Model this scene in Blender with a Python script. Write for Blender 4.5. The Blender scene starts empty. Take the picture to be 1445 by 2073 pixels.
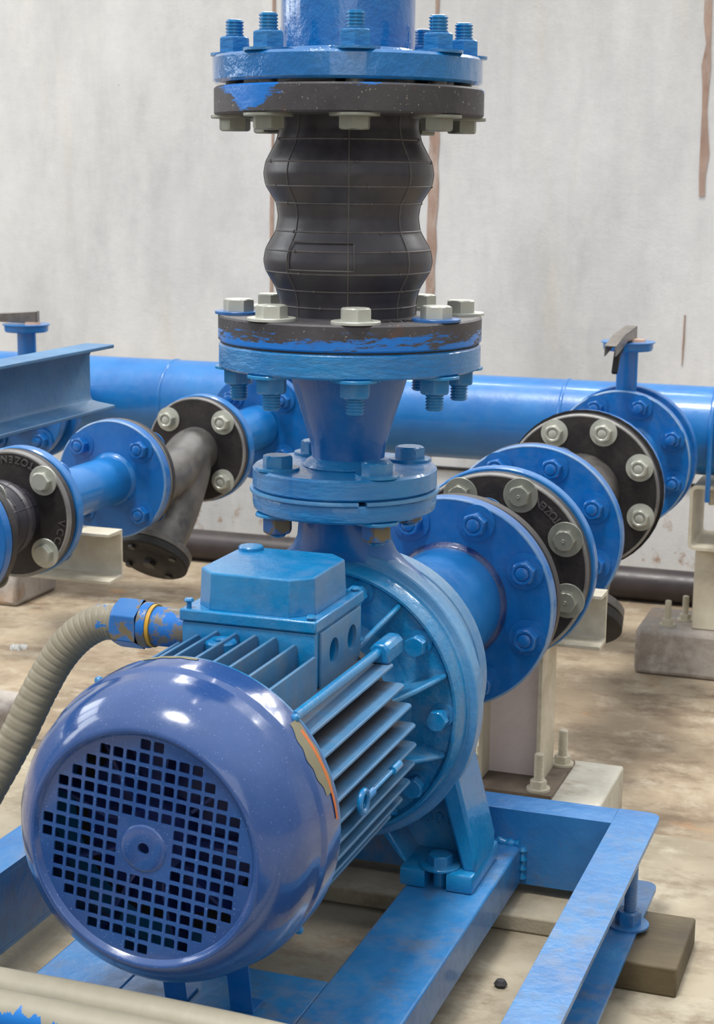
import bpy, bmesh, math, random
from mathutils import Vector, Matrix
random.seed(7)
PI = math.pi
SC = bpy.context.scene
COL = SC.collection

# ------------------------------------------------------------------ materials
def lin(c):
    out = []
    for v in c[:3]:
        v = v / 255.0
        out.append(v / 12.92 if v <= 0.04045 else ((v + 0.055) / 1.055) ** 2.4)
    return (*out, 1.0)

def new_mat(name):
    m = bpy.data.materials.new(name); m.use_nodes = True
    nt = m.node_tree
    for n in list(nt.nodes): nt.nodes.remove(n)
    out = nt.nodes.new('ShaderNodeOutputMaterial')
    b = nt.nodes.new('ShaderNodeBsdfPrincipled')
    nt.links.new(b.outputs[0], out.inputs[0])
    tc = nt.nodes.new('ShaderNodeTexCoord')
    return m, nt, b, tc

def noise(nt, vec, scale, detail=4, rough=0.55, dist=0.0, mapscale=None, loc=(0, 0, 0)):
    if mapscale or loc != (0, 0, 0):
        mp = nt.nodes.new('ShaderNodeMapping')
        if mapscale: mp.inputs['Scale'].default_value = mapscale
        mp.inputs['Location'].default_value = loc
        nt.links.new(vec, mp.inputs[0]); vec = mp.outputs[0]
    n = nt.nodes.new('ShaderNodeTexNoise')
    n.inputs['Scale'].default_value = scale; n.inputs['Detail'].default_value = detail
    n.inputs['Roughness'].default_value = rough; n.inputs['Distortion'].default_value = dist
    nt.links.new(vec, n.inputs['Vector'])
    return n.outputs[0]

def ramp(nt, fac, a, b, c0=(0, 0, 0, 1), c1=(1, 1, 1, 1)):
    r = nt.nodes.new('ShaderNodeValToRGB')
    r.color_ramp.elements[0].position = a; r.color_ramp.elements[0].color = c0
    r.color_ramp.elements[1].position = b; r.color_ramp.elements[1].color = c1
    nt.links.new(fac, r.inputs[0])
    return r.outputs[0]

def mix(nt, fac, c0, c1):
    m = nt.nodes.new('ShaderNodeMix'); m.data_type = 'RGBA'
    for s, v in ((0, fac), (6, c0), (7, c1)):
        if isinstance(v, (int, float)): m.inputs[s].default_value = v
        elif isinstance(v, tuple): m.inputs[s].default_value = v
        else: nt.links.new(v, m.inputs[s])
    return m.outputs[2]

def math_n(nt, op, a, b=0.0, clamp=False):
    m = nt.nodes.new('ShaderNodeMath'); m.operation = op; m.use_clamp = clamp
    for s, v in ((0, a), (1, b)):
        if isinstance(v, (int, float)): m.inputs[s].default_value = v
        else: nt.links.new(v, m.inputs[s])
    return m.outputs[0]

def bump(nt, b, h, strength, dist=0.001, prev=None):
    n = nt.nodes.new('ShaderNodeBump'); n.inputs['Strength'].default_value = strength
    n.inputs['Distance'].default_value = dist
    nt.links.new(h, n.inputs['Height'])
    if prev is not None: nt.links.new(prev, n.inputs['Normal'])
    nt.links.new(n.outputs[0], b.inputs['Normal'])
    return n.outputs[0]

def paint(name, base, var=None, dust=(150, 150, 145), dust_amt=0.35, rough=0.32, bumpd=0.0008, bscale=60,
          chip=None, chip_th=0.68, chip_w=0.02, chip_scale=14, metal=0.0, stretch=None, speck=None, coat=0.0):
    if 'blue' in name and 'hose' not in name:
        tone = lambda c: (c[0] * 1.08 + 2, c[1] * 0.985, c[2] * 0.925)
        base = tone(base); var = tone(var) if var else None
    m, nt, b, tc = new_mat(name)
    v = tc.outputs['Object']
    n1 = noise(nt, v, 9, 5, 0.6)
    n2 = noise(nt, v, 38, 6, 0.65, mapscale=stretch)
    var = var or tuple(max(0, c * 0.82) for c in base)
    col = mix(nt, ramp(nt, n1, 0.35, 0.68), lin(var), lin(base))
    if dust_amt > 0:
        dm = math_n(nt, 'MULTIPLY', ramp(nt, n2, 0.42, 0.8), dust_amt)
        dm2 = math_n(nt, 'MULTIPLY', dm, ramp(nt, noise(nt, v, 5, 3, 0.5, loc=(3, 1, 2)), 0.35, 0.75))
        col = mix(nt, dm2, col, lin(dust))
    rg = math_n(nt, 'ADD', rough, math_n(nt, 'MULTIPLY', math_n(nt, 'SUBTRACT', n2, 0.5), 0.35))
    if speck:
        sp = noise(nt, v, speck[1], 2, 0.5, loc=(5, 5, 5))
        col = mix(nt, ramp(nt, sp, speck[2], speck[2] + 0.03), col, lin(speck[0]))
    if chip:
        cm = ramp(nt, noise(nt, v, chip_scale, 8, 0.7, loc=(1.3, 7.1, 2.2), mapscale=stretch), chip_th, chip_th + chip_w)
        col = mix(nt, cm, col, lin(chip))
        rg = math_n(nt, 'ADD', rg, math_n(nt, 'MULTIPLY', cm, 0.3))
    nt.links.new(col, b.inputs['Base Color']); nt.links.new(rg, b.inputs['Roughness'])
    b.inputs['Metallic'].default_value = metal
    b.inputs['Coat Weight'].default_value = coat
    b.inputs['Coat Roughness'].default_value = 0.07
    if bumpd > 0:
        bump(nt, b, noise(nt, v, bscale, 5, 0.6, mapscale=stretch), 0.6, bumpd)
    return m

M = {}
M['blue_main'] = paint('blue_gloss_paint', (12, 128, 196), (4, 112, 182), dust_amt=0.4, rough=0.30, bumpd=0.0016, bscale=70, coat=0.3)
M['blue_flange'] = paint('blue_brushed_paint', (20, 126, 198), (8, 108, 184), dust_amt=0.25, rough=0.30, bumpd=0.0030, bscale=60, stretch=(1, 1, 3.5), coat=0.45)
M['blue_pipe'] = paint('blue_wet_paint', (20, 116, 194), (10, 100, 180), dust_amt=0.15, rough=0.16, bumpd=0.0070, bscale=34, stretch=(1, 1, 0.8), coat=0.9)
M['blue_royal'] = paint('royal_blue_paint', (0, 104, 188), (0, 90, 172), dust_amt=0.2, rough=0.36, bumpd=0.0014, bscale=45, coat=0.25)
M['blue_header'] = paint('header_blue_paint', (22, 116, 196), (12, 102, 184), dust_amt=0.15, rough=0.34, bumpd=0.0018, bscale=22, coat=0.35)
M['blue_dusty'] = paint('dusty_blue_casting_paint', (74, 144, 200), (50, 124, 190), dust=(165, 172, 176), dust_amt=0.55, rough=0.42, bumpd=0.0014, bscale=110, coat=0.15)
M['blue_adapter'] = paint('adapter_blue_paint', (20, 130, 194), (10, 112, 180), dust=(150, 150, 140), dust_amt=0.5, rough=0.30, bumpd=0.0030, bscale=95, coat=0.5)
M['blue_fin'] = paint('fin_blue_paint', (70, 130, 182), (52, 112, 166), dust=(136, 130, 122), dust_amt=0.9, rough=0.45, bumpd=0.0008, bscale=120)
M['blue_frame'] = paint('frame_blue_paint', (36, 120, 190), (20, 98, 170), dust=(128, 126, 126), dust_amt=0.95, rough=0.38, bumpd=0.0030, bscale=26, chip=(86, 94, 106), chip_th=0.52, chip_w=0.26, chip_scale=16, coat=0.25)
M['blue_beam'] = paint('channel_blue_paint', (62, 120, 170), (40, 96, 150), dust=(120, 134, 146), dust_amt=0.5, rough=0.5, bumpd=0.0018, bscale=60)
M['steel'] = paint('dull_zinc_steel', (168, 170, 162), (132, 134, 124), dust=(120, 112, 96), dust_amt=0.5, rough=0.45, metal=0.55, bumpd=0.0004, bscale=90)
M['steel_pale'] = paint('pale_zinc_steel', (196, 198, 190), (168, 170, 160), dust=(150, 140, 115), dust_amt=0.4, rough=0.45, metal=0.4, bumpd=0.0004, bscale=90)
M['steel_blue'] = paint('blue_washer_paint', (40, 104, 178), (30, 88, 160), dust_amt=0.3, rough=0.35)
M['rubber'] = paint('black_rubber', (54, 52, 60), (43, 42, 49), dust=(88, 84, 88), dust_amt=0.45, rough=0.40, bumpd=0.0003, bscale=80)
M['rib_rubber'] = paint('rubber_mould_lines', (92, 86, 86), (70, 66, 68), dust_amt=0.3, rough=0.5, bumpd=0)
M['fin_gap'] = paint('dusty_motor_body', (44, 44, 48), (34, 34, 38), dust=(84, 78, 72), dust_amt=0.6, rough=0.6, bumpd=0.0005)
M['lever'] = paint('worn_grey_lever', (128, 122, 116), (84, 80, 78), dust=(170, 160, 150), dust_amt=0.6, rough=0.35, metal=0.4)
M['letter'] = paint('raised_letter_edge_worn', (84, 80, 80), (62, 59, 60), dust_amt=0.3, rough=0.5, bumpd=0)
M['edge_pale'] = paint('worn_pale_flange_edge', (150, 148, 144), (96, 94, 94), dust_amt=0.5, rough=0.5, bumpd=0.0008)
M['edge_blue'] = paint('worn_lit_blue_flange_edge', (120, 160, 200), (60, 124, 190), dust=(170, 176, 184), dust_amt=0.6, rough=0.4, bumpd=0.0008)  # worn edge, lightened to paint in the light from above
M['strainer_iron'] = paint('worn_grey_cast_iron', (94, 92, 90), (56, 54, 54), dust=(140, 132, 118), dust_amt=0.55, rough=0.42, bumpd=0.0008, bscale=45)
M['iron'] = paint('black_cast_iron', (38, 35, 37), (27, 25, 28), dust=(80, 70, 60), dust_amt=0.5, rough=0.48, bumpd=0.0012, bscale=120)
M['iron_dark'] = paint('dark_cap_iron', (20, 19, 20), (13, 13, 14), dust=(60, 54, 48), dust_amt=0.2, rough=0.72, bumpd=0.0008, bscale=100)
M['dark'] = paint('painted_hole_shade', (10, 12, 22), (6, 8, 16), dust_amt=0.0, rough=0.6, bumpd=0)  # near-black colour standing for the shade inside open holes
M['fan'] = paint('fan_blue_paint', (20, 44, 120), (14, 34, 100), dust=(90, 90, 95), dust_amt=0.5, rough=0.4, bumpd=0)
M['white_steel'] = paint('cream_white_steel_paint', (210, 204, 186), (184, 176, 156), dust=(126, 112, 88), dust_amt=0.7, rough=0.5, bumpd=0.0008, bscale=60, chip=(120, 78, 45), chip_th=0.74, chip_w=0.03, chip_scale=20)
M['pink_white'] = paint('pinkish_white_steel_paint', (242, 230, 230), (228, 214, 214), dust=(110, 95, 82), dust_amt=0.35, rough=0.5, bumpd=0.0004, bscale=60, speck=((60, 50, 45), 160, 0.74))
M['hose'] = paint('grey_conduit_plastic', (150, 143, 124), (124, 117, 100), dust=(90, 82, 68), dust_amt=0.6, rough=0.5, bumpd=0.0005, bscale=80,
                  chip=(36, 110, 180), chip_th=0.615, chip_w=0.015, chip_scale=22)
M['hose_plain'] = paint('grey_hose_plastic', (166, 160, 142), (142, 136, 120), dust=(108, 98, 80), dust_amt=0.5, rough=0.5, bumpd=0.0005, bscale=80)
M['nipple'] = paint('scraped_steel_pipe', (128, 122, 112), (96, 92, 84), dust=(150, 130, 105), dust_amt=0.6, rough=0.38, metal=0.3, bumpd=0.001, bscale=70,
                    chip=(30, 108, 184), chip_th=0.50, chip_w=0.03, chip_scale=16)
M['yellow'] = paint('yellow_seal', (206, 160, 40), (180, 132, 30), dust_amt=0.3, rough=0.5)
M['wood'] = paint('weathered_hardwood', (92, 80, 54), (58, 48, 34), dust=(70, 58, 44), dust_amt=0.6, rough=0.7, bumpd=0.0008, bscale=40, stretch=(0.4, 5, 5))
M['orange'] = paint('orange_sealant', (206, 112, 52), (190, 98, 44), dust_amt=0.0, rough=0.4)
M['olive'] = paint('old_putty_stain', (128, 122, 92), (110, 106, 84), dust_amt=0.3, rough=0.6)
M['weld'] = paint('dirty_weld_bead', (16, 52, 118), (34, 60, 104), dust=(110, 90, 84), dust_amt=0.6, rough=0.35, bumpd=0.003, bscale=90, coat=0.3)
M['gasket'] = paint('dark_gasket', (24, 24, 30), (18, 18, 24), dust_amt=0.2, rough=0.7)
M['gasket_pale'] = paint('grey_gasket_edge', (150, 145, 135), (110, 105, 100), dust_amt=0.3, rough=0.6)
M['rust'] = paint('rusty_brown_strip', (176, 150, 134), (150, 122, 106), dust=(206, 203, 198), dust_amt=1.0, rough=0.8, bumpd=0.001, bscale=40, stretch=(1, 1, 0.3))
M['scrap'] = paint('white_plastic', (225, 225, 222), (210, 210, 208), dust_amt=0.1, rough=0.4, bumpd=0)
M['pebble'] = paint('dark_grit', (52, 50, 52), (36, 35, 38), dust_amt=0.3, rough=0.8)
M['pvc'] = paint('dark_floor_pipe', (62, 54, 55), (46, 40, 42), dust=(96, 84, 78), dust_amt=0.4, rough=0.42, bumpd=0.0005, bscale=30)
M['orange_nut'] = paint('blue_nut_rust_patch', (32, 112, 190), (24, 96, 176), dust_amt=0.2, rough=0.35, chip=(112, 100, 74), chip_th=0.52, chip_w=0.04, chip_scale=30)

# fan cover: violet blue, glossy, fine specks
M['cover'] = paint('fan_cover_violet_blue_paint', (40, 80, 148), (32, 70, 134), dust=(84, 108, 154), dust_amt=0.3, rough=0.17, bumpd=0.0004, bscale=40,
                   speck=((130, 150, 195), 650, 0.70), coat=0.6)

# black flange with scraped blue overpaint along one edge (z0 = edge height in object space)
def iron_scraped(name, zc, hw, side, ang=None):
    m, nt, b, tc = new_mat(name)
    v = tc.outputs['Object']
    n1 = noise(nt, v, 12, 5, 0.6)
    col = mix(nt, ramp(nt, n1, 0.35, 0.7), lin((48, 46, 50)), lin((76, 73, 76)))
    sp = noise(nt, v, 330, 2, 0.5)
    col = mix(nt, ramp(nt, sp, 0.69, 0.72), col, lin((150, 142, 130)))
    rust = ramp(nt, noise(nt, v, 18, 6, 0.7, loc=(4, 2, 1)), 0.62, 0.75)
    col = mix(nt, math_n(nt, 'MULTIPLY', rust, 0.6), col, lin((108, 68, 46)))
    sep = nt.nodes.new('ShaderNodeSeparateXYZ'); nt.links.new(v, sep.inputs[0])
    z = math_n(nt, 'MULTIPLY', math_n(nt, 'SUBTRACT', sep.outputs[2], zc), side)   # distance from painted edge inward
    st = noise(nt, v, 15, 9, 0.8, mapscale=(1, 1, 7.0), loc=(ang or 0, 0.7, 0.2))
    th = math_n(nt, 'MULTIPLY', math_n(nt, 'SUBTRACT', st, 0.42), hw)
    if side < 0:
        dx = math_n(nt, 'MULTIPLY', math_n(nt, 'ADD', sep.outputs[0], 0.064), 36.0)
        g = math_n(nt, 'MULTIPLY', math_n(nt, 'POWER', 2.718, math_n(nt, 'MULTIPLY', math_n(nt, 'MULTIPLY', dx, dx), -1.0)), 0.036)
        g = math_n(nt, 'MULTIPLY', g, math_n(nt, 'LESS_THAN', sep.outputs[1], 0.0))
        th = math_n(nt, 'SUBTRACT', math_n(nt, 'ADD', math_n(nt, 'MULTIPLY', th, 1.0), g), 0.010)
    mask = math_n(nt, 'GREATER_THAN', th, z)
    col = mix(nt, mask, col, lin((28, 112, 196)))
    nt.links.new(col, b.inputs['Base Color'])
    rg = math_n(nt, 'SUBTRACT', 0.55, math_n(nt, 'MULTIPLY', mask, 0.3))
    nt.links.new(rg, b.inputs['Roughness'])
    bump(nt, b, noise(nt, v, 130, 5, 0.6), 0.6, 0.0009)
    return m

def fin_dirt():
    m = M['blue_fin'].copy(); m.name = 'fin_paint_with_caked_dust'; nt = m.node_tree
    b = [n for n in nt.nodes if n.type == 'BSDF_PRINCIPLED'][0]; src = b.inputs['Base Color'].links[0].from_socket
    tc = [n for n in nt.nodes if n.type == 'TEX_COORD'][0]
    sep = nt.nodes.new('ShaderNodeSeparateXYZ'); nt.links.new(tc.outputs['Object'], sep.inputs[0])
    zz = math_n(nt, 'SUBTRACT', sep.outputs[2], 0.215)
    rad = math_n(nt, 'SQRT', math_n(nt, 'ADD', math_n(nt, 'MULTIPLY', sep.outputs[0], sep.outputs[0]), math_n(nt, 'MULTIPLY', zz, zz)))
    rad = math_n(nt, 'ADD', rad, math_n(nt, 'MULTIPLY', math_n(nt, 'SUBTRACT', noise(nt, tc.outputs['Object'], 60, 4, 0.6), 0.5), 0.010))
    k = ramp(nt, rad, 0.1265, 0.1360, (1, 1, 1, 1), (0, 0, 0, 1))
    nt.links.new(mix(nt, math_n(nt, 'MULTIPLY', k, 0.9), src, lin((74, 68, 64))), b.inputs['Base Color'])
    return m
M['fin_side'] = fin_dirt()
def concrete_wall():
    m, nt, b, tc = new_mat('stained_concrete_wall'); v = tc.outputs['Object']
    a = noise(nt, v, 1.6, 7, 0.62, mapscale=(1.6, 1, 0.7))
    s = noise(nt, v, 3.6, 6, 0.7, mapscale=(1.6, 1, 0.34))
    c = mix(nt, ramp(nt, a, 0.34, 0.66), lin((190, 190, 189)), lin((222, 221, 219)))
    k = noise(nt, v, 0.9, 8, 0.7, mapscale=(1.4, 1, 0.8), loc=(4, 4, 4))
    c = mix(nt, math_n(nt, 'MULTIPLY', ramp(nt, k, 0.52, 0.60), 0.35), c, lin((228, 226, 222)))
    c = mix(nt, math_n(nt, 'MULTIPLY', ramp(nt, s, 0.5, 0.85), 0.4), c, lin((160, 160, 160)))
    w = noise(nt, v, 3.0, 6, 0.7, mapscale=(1.5, 1, 0.4), loc=(9, 0, 3))
    c = mix(nt, math_n(nt, 'MULTIPLY', ramp(nt, w, 0.55, 0.78), 0.5), c, lin((232, 229, 222)))
    y = noise(nt, v, 2.0, 5, 0.6, mapscale=(2.5, 1, 0.4), loc=(2, 5, 8))
    c = mix(nt, math_n(nt, 'MULTIPLY', ramp(nt, y, 0.56, 0.75), 0.35), c, lin((205, 192, 166)))
    p = noise(nt, v, 22, 4, 0.7, loc=(3, 3, 3))
    c = mix(nt, math_n(nt, 'MULTIPLY', ramp(nt, p, 0.71, 0.76), 0.7), c, lin((120, 110, 98)))
    # rusty freckles only near the foot of the wall
    sep = nt.nodes.new('ShaderNodeSeparateXYZ'); nt.links.new(v, sep.inputs[0])
    low = math_n(nt, 'MULTIPLY', math_n(nt, 'SUBTRACT', 0.20, sep.outputs[2]), 2.5, True)
    r = noise(nt, v, 17, 5, 0.65, loc=(6, 1, 2))
    c = mix(nt, math_n(nt, 'MULTIPLY', ramp(nt, r, 0.57, 0.7), math_n(nt, 'MULTIPLY', low, 0.9, True)), c, lin((150, 108, 62)))
    nt.links.new(c, b.inputs['Base Color']); b.inputs['Roughness'].default_value = 0.75
    bump(nt, b, noise(nt, v, 26, 8, 0.7), 0.5, 0.003)
    return m

def concrete_floor(name, base, dark, brown, light):
    m, nt, b, tc = new_mat(name); v = tc.outputs['Object']
    a = noise(nt, v, 3.2, 8, 0.65)
    c = mix(nt, ramp(nt, a, 0.40, 0.60), lin(dark), lin(base))
    d = noise(nt, v, 7.5, 7, 0.7, mapscale=(1.0, 1.7, 1), loc=(3, 8, 1))
    c = mix(nt, math_n(nt, 'MULTIPLY', ramp(nt, d, 0.5, 0.66), 0.85), c, lin(brown))
    e = noise(nt, v, 11, 7, 0.7, loc=(8, 2, 4))
    c = mix(nt, math_n(nt, 'MULTIPLY', ramp(nt, e, 0.52, 0.7), 0.7), c, lin(light))
    g = noise(nt, v, 34, 5, 0.7, loc=(1, 2, 7))
    c = mix(nt, math_n(nt, 'MULTIPLY', ramp(nt, g, 0.66, 0.74), 0.6), c, lin((104, 84, 60)))
    o = noise(nt, v, 5.5, 5, 0.6, loc=(12, 4, 2))
    c = mix(nt, math_n(nt, 'MULTIPLY', ramp(nt, o, 0.62, 0.72), 0.45), c, lin((186, 132, 76)))
    nt.links.new(c, b.inputs['Base Color']); b.inputs['Roughness'].default_value = 0.8
    h = noise(nt, v, 30, 9, 0.72)
    bump(nt, b, h, 0.6, 0.004)
    return m

M['wall'] = concrete_wall()
M['floor'] = concrete_floor('worn_concrete_floor', (168, 152, 128), (134, 118, 97), (108, 90, 72), (184, 172, 152))
M['plinth'] = concrete_floor('warm_grey_concrete_plinth', (164, 154, 134), (138, 127, 107), (116, 102, 82), (182, 175, 157))  # mottled warm grey concrete, its own tones
M['block'] = concrete_floor('grey_concrete_block', (176, 168, 160), (146, 138, 130), (120, 108, 98), (196, 190, 182))
M['white_block'] = concrete_floor('whitewashed_concrete_block', (208, 205, 194), (188, 184, 170), (150, 136, 112), (220, 218, 210))

# ------------------------------------------------------------------ mesh helpers
class MB:
    """collects geometry in world coordinates"""
    def __init__(s): s.v = []; s.f = []
    def add(s, vs, fs):
        o = len(s.v); s.v += [Vector(p) for p in vs]; s.f += [tuple(i + o for i in f) for f in fs]
        return s
    def box(s, x0, x1, y0, y1, z0, z1):
        vs = [(x, y, z) for x in (x0, x1) for y in (y0, y1) for z in (z0, z1)]
        return s.add(vs, [(0, 1, 3, 2), (4, 6, 7, 5), (0, 4, 5, 1), (2, 3, 7, 6), (0, 2, 6, 4), (1, 5, 7, 3)])
    def lathe(s, prof, org, axis, seg=64, closed=False, ref=None, ell=None):
        """prof: list of (r, h); axis: unit vector"""
        a = Vector(axis).normalized(); ref = Vector(ref) if ref else (Vector((1, 0, 0)) if abs(a.x) < 0.9 else Vector((0, 1, 0)))
        u = (ref - a * ref.dot(a)).normalized(); w = a.cross(u); org = Vector(org)
        rings = []; vs = []
        for r, h in prof:
            if r < 1e-6: rings.append([len(vs)]); vs.append(org + a * h)
            else:
                rings.append(list(range(len(vs), len(vs) + seg)))
                for k in range(seg):
                    t = 2 * PI * k / seg
                    vs.append(org + a * h + (u * math.cos(t) + w * math.sin(t)) * r)
        fs = []
        pairs = list(zip(rings, rings[1:]))
        if closed: pairs.append((rings[-1], rings[0]))
        for A, B in pairs:
            if len(A) == 1 and len(B) == 1: continue
            for k in range(seg):
                k2 = (k + 1) % seg
                if len(A) == 1: fs.append((A[0], B[k2], B[k]))
                elif len(B) == 1: fs.append((A[k], A[k2], B[0]))
                else: fs.append((A[k], A[k2], B[k2], B[k]))
        return s.add(vs, fs)
    def prism(s, poly, org, u, w, n, depth):
        """extrude 2D polygon (u,w axes) along n by depth"""
        u, w, n, org = Vector(u), Vector(w), Vector(n), Vector(org)
        k = len(poly)
        vs = [org + u * p[0] + w * p[1] for p in poly] + [org + u * p[0] + w * p[1] + n * depth for p in poly]
        fs = [tuple(range(k))[::-1], tuple(range(k, 2 * k))] + [(i, (i + 1) % k, k + (i + 1) % k, k + i) for i in range(k)]
        return s.add(vs, fs)
    def tube(s, pts, r, seg=12, cap=True, rf=None):
        pts = [Vector(p) for p in pts]; vs = []; fs = []; prev = None
        for i, p in enumerate(pts):
            t = (pts[min(i + 1, len(pts) - 1)] - pts[max(i - 1, 0)]).normalized()
            if prev is None:
                ref = Vector((0, 0, 1)) if abs(t.z) < 0.9 else Vector((1, 0, 0))
                u = (ref - t * ref.dot(t)).normalized()
            else: u = (prev - t * prev.dot(t)).normalized()
            prev = u; w = t.cross(u); rr = rf(i) if rf else r
            for k in range(seg):
                a = 2 * PI * k / seg; vs.append(p + (u * math.cos(a) + w * math.sin(a)) * rr)
        n = len(pts)
        for i in range(n - 1):
            for k in range(seg):
                k2 = (k + 1) % seg
                fs.append((i * seg + k, i * seg + k2, (i + 1) * seg + k2, (i + 1) * seg + k))
        if cap: fs += [tuple(range(seg))[::-1], tuple(range((n - 1) * seg, n * seg))]
        return s.add(vs, fs)
    def build(s, name, mat, parent=None, bevel=0.0, smooth=35, bseg=2):
        me = bpy.data.meshes.new(name)
        root = Vector(parent['_org']) if parent is not None else None
        if root is None: org = Vector((0, 0, 0))
        else: org = root
        me.from_pydata([tuple(p - org) for p in s.v], [], s.f)
        bm = bmesh.new(); bm.from_mesh(me)
        bmesh.ops.recalc_face_normals(bm, faces=bm.faces)
        bm.to_mesh(me); bm.free()
        for p in me.polygons: p.use_smooth = True
        me.set_sharp_from_angle(angle=math.radians(smooth))
        me.materials.append(mat)
        o = bpy.data.objects.new(name, me); COL.objects.link(o)
        o['_org'] = tuple(org)
        if parent is not None: o.parent = parent
        if bevel > 0:
            md = o.modifiers.new('Bevel', 'BEVEL'); md.width = bevel; md.segments = bseg
            md.limit_method = 'ANGLE'; md.angle_limit = math.radians(40); md.harden_normals = False
        return o

def thing(name, loc, label, cat, group=None):
    o = bpy.data.objects.new(name, None); COL.objects.link(o)
    o.location = loc; o['_org'] = tuple(loc); o['label'] = label; o['category'] = cat
    o.empty_display_size = 0.05
    if group: o['group'] = group
    return o
def tag(o, label, cat, group=None):
    o['label'] = label; o['category'] = cat
    if group: o['group'] = group
    return o
def struct(o):
    o['kind'] = 'structure'; return o

def solo(mb, name, mat, loc, label, cat, group=None, bevel=0, **k):
    """a thing that is one mesh, with its origin at loc"""
    class _P(dict): pass
    me_parent = {'_org': tuple(loc)}
    class Fake:
        def __getitem__(s, key): return tuple(loc)
    o = None
    me = bpy.data.meshes.new(name)
    L = Vector(loc)
    me.from_pydata([tuple(p - L) for p in mb.v], [], mb.f)
    bm = bmesh.new(); bm.from_mesh(me); bmesh.ops.recalc_face_normals(bm, faces=bm.faces); bm.to_mesh(me); bm.free()
    for p in me.polygons: p.use_smooth = True
    me.set_sharp_from_angle(angle=math.radians(k.get('smooth', 35)))
    me.materials.append(mat)
    o = bpy.data.objects.new(name, me); COL.objects.link(o); o.location = loc; o['_org'] = tuple(loc)
    tag(o, label, cat, group)
    if bevel:
        md = o.modifiers.new('Bevel', 'BEVEL'); md.width = bevel; md.segments = 2
        md.limit_method = 'ANGLE'; md.angle_limit = math.radians(40)
    return o

def hexpoly(af, rot=0):
    R = af / math.sqrt(3)
    return [(R * math.cos(PI / 3 * k + rot), R * math.sin(PI / 3 * k + rot)) for k in range(6)]

def hex_mesh(af, h, hole=0.0, cham=True, rot=0.0, mark=None):
    """hex head along +z from 0 to h, chamfered outer edge; hole>0 leaves a bore"""
    R = af / math.sqrt(3); n = 48; vs = []; fs = []
    def rad(t, cut):
        k = (t % (PI / 3)) - PI / 6
        r = af / 2 / math.cos(k)
        return min(r, cut)
    rows = [(0.0, R), (h * 0.80, R), (h * 0.92, R * 0.965), (h, af / 2 * 0.96)]
    for z, cut in rows:
        for i in range(n):
            t = 2 * PI * i / n; r = rad(t, cut); vs.append((r * math.cos(t + rot), r * math.sin(t + rot), z))
    for j in range(len(rows) - 1):
        for i in range(n):
            i2 = (i + 1) % n; fs.append((j * n + i, j * n + i2, (j + 1) * n + i2, (j + 1) * n + i))
    top = len(vs)
    for i in range(n):
        t = 2 * PI * i / n; rr_ = rad(t, rows[-1][1]); vs.append((rr_ * math.cos(t + rot), rr_ * math.sin(t + rot), h))
    if hole > 0:
        o = len(vs)
        for z, rr in ((h, hole + 0.0015), (h - 0.0015, hole), (0, hole)):
            for i in range(n):
                t = 2 * PI * i / n; vs.append((rr * math.cos(t + rot), rr * math.sin(t + rot), z))
        rr = [top, o, o + n, o + 2 * n]
        for a, b in zip(rr, rr[1:]):
            for i in range(n):
                i2 = (i + 1) % n; fs.append((a + i, a + i2, b + i2, b + i))
    else:
        fs.append(tuple(range(top, top + n)))
        fs.append(tuple(range(n))[::-1])
    return vs, fs

_mcache = {}
def raw_mesh(key, fn, mat, smooth=30):
    k = (key, mat.name)
    if k in _mcache: return _mcache[k]
    mb = MB(); fn(mb)
    me = bpy.data.meshes.new(key)
    me.from_pydata([tuple(p) for p in mb.v], [], mb.f)
    bm = bmesh.new(); bm.from_mesh(me); bmesh.ops.recalc_face_normals(bm, faces=bm.faces); bm.to_mesh(me); bm.free()
    for p in me.polygons: p.use_smooth = True
    me.set_sharp_from_angle(angle=math.radians(smooth)); me.materials.append(mat)
    _mcache[k] = me
    return me

def thread_prof(r, h0, h1, pitch=0.0030):
    prof = [(0, h0)]; h = h0; out = []
    d = -1 if h1 < h0 else 1
    n = max(1, int(abs(h1 - h0) / pitch))
    p = (h1 - h0) / n
    prof = [(r * 0.86, h0)]
    for i in range(n):
        a = h0 + i * p
        prof += [(r, a + p * 0.25), (r, a + p * 0.55), (r * 0.87, a + p * 0.75), (r * 0.87, a + p)]
    prof += [(r * 0.72, h1 + d * 0.0008), (0, h1 + d * 0.0008)]
    return prof

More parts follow.
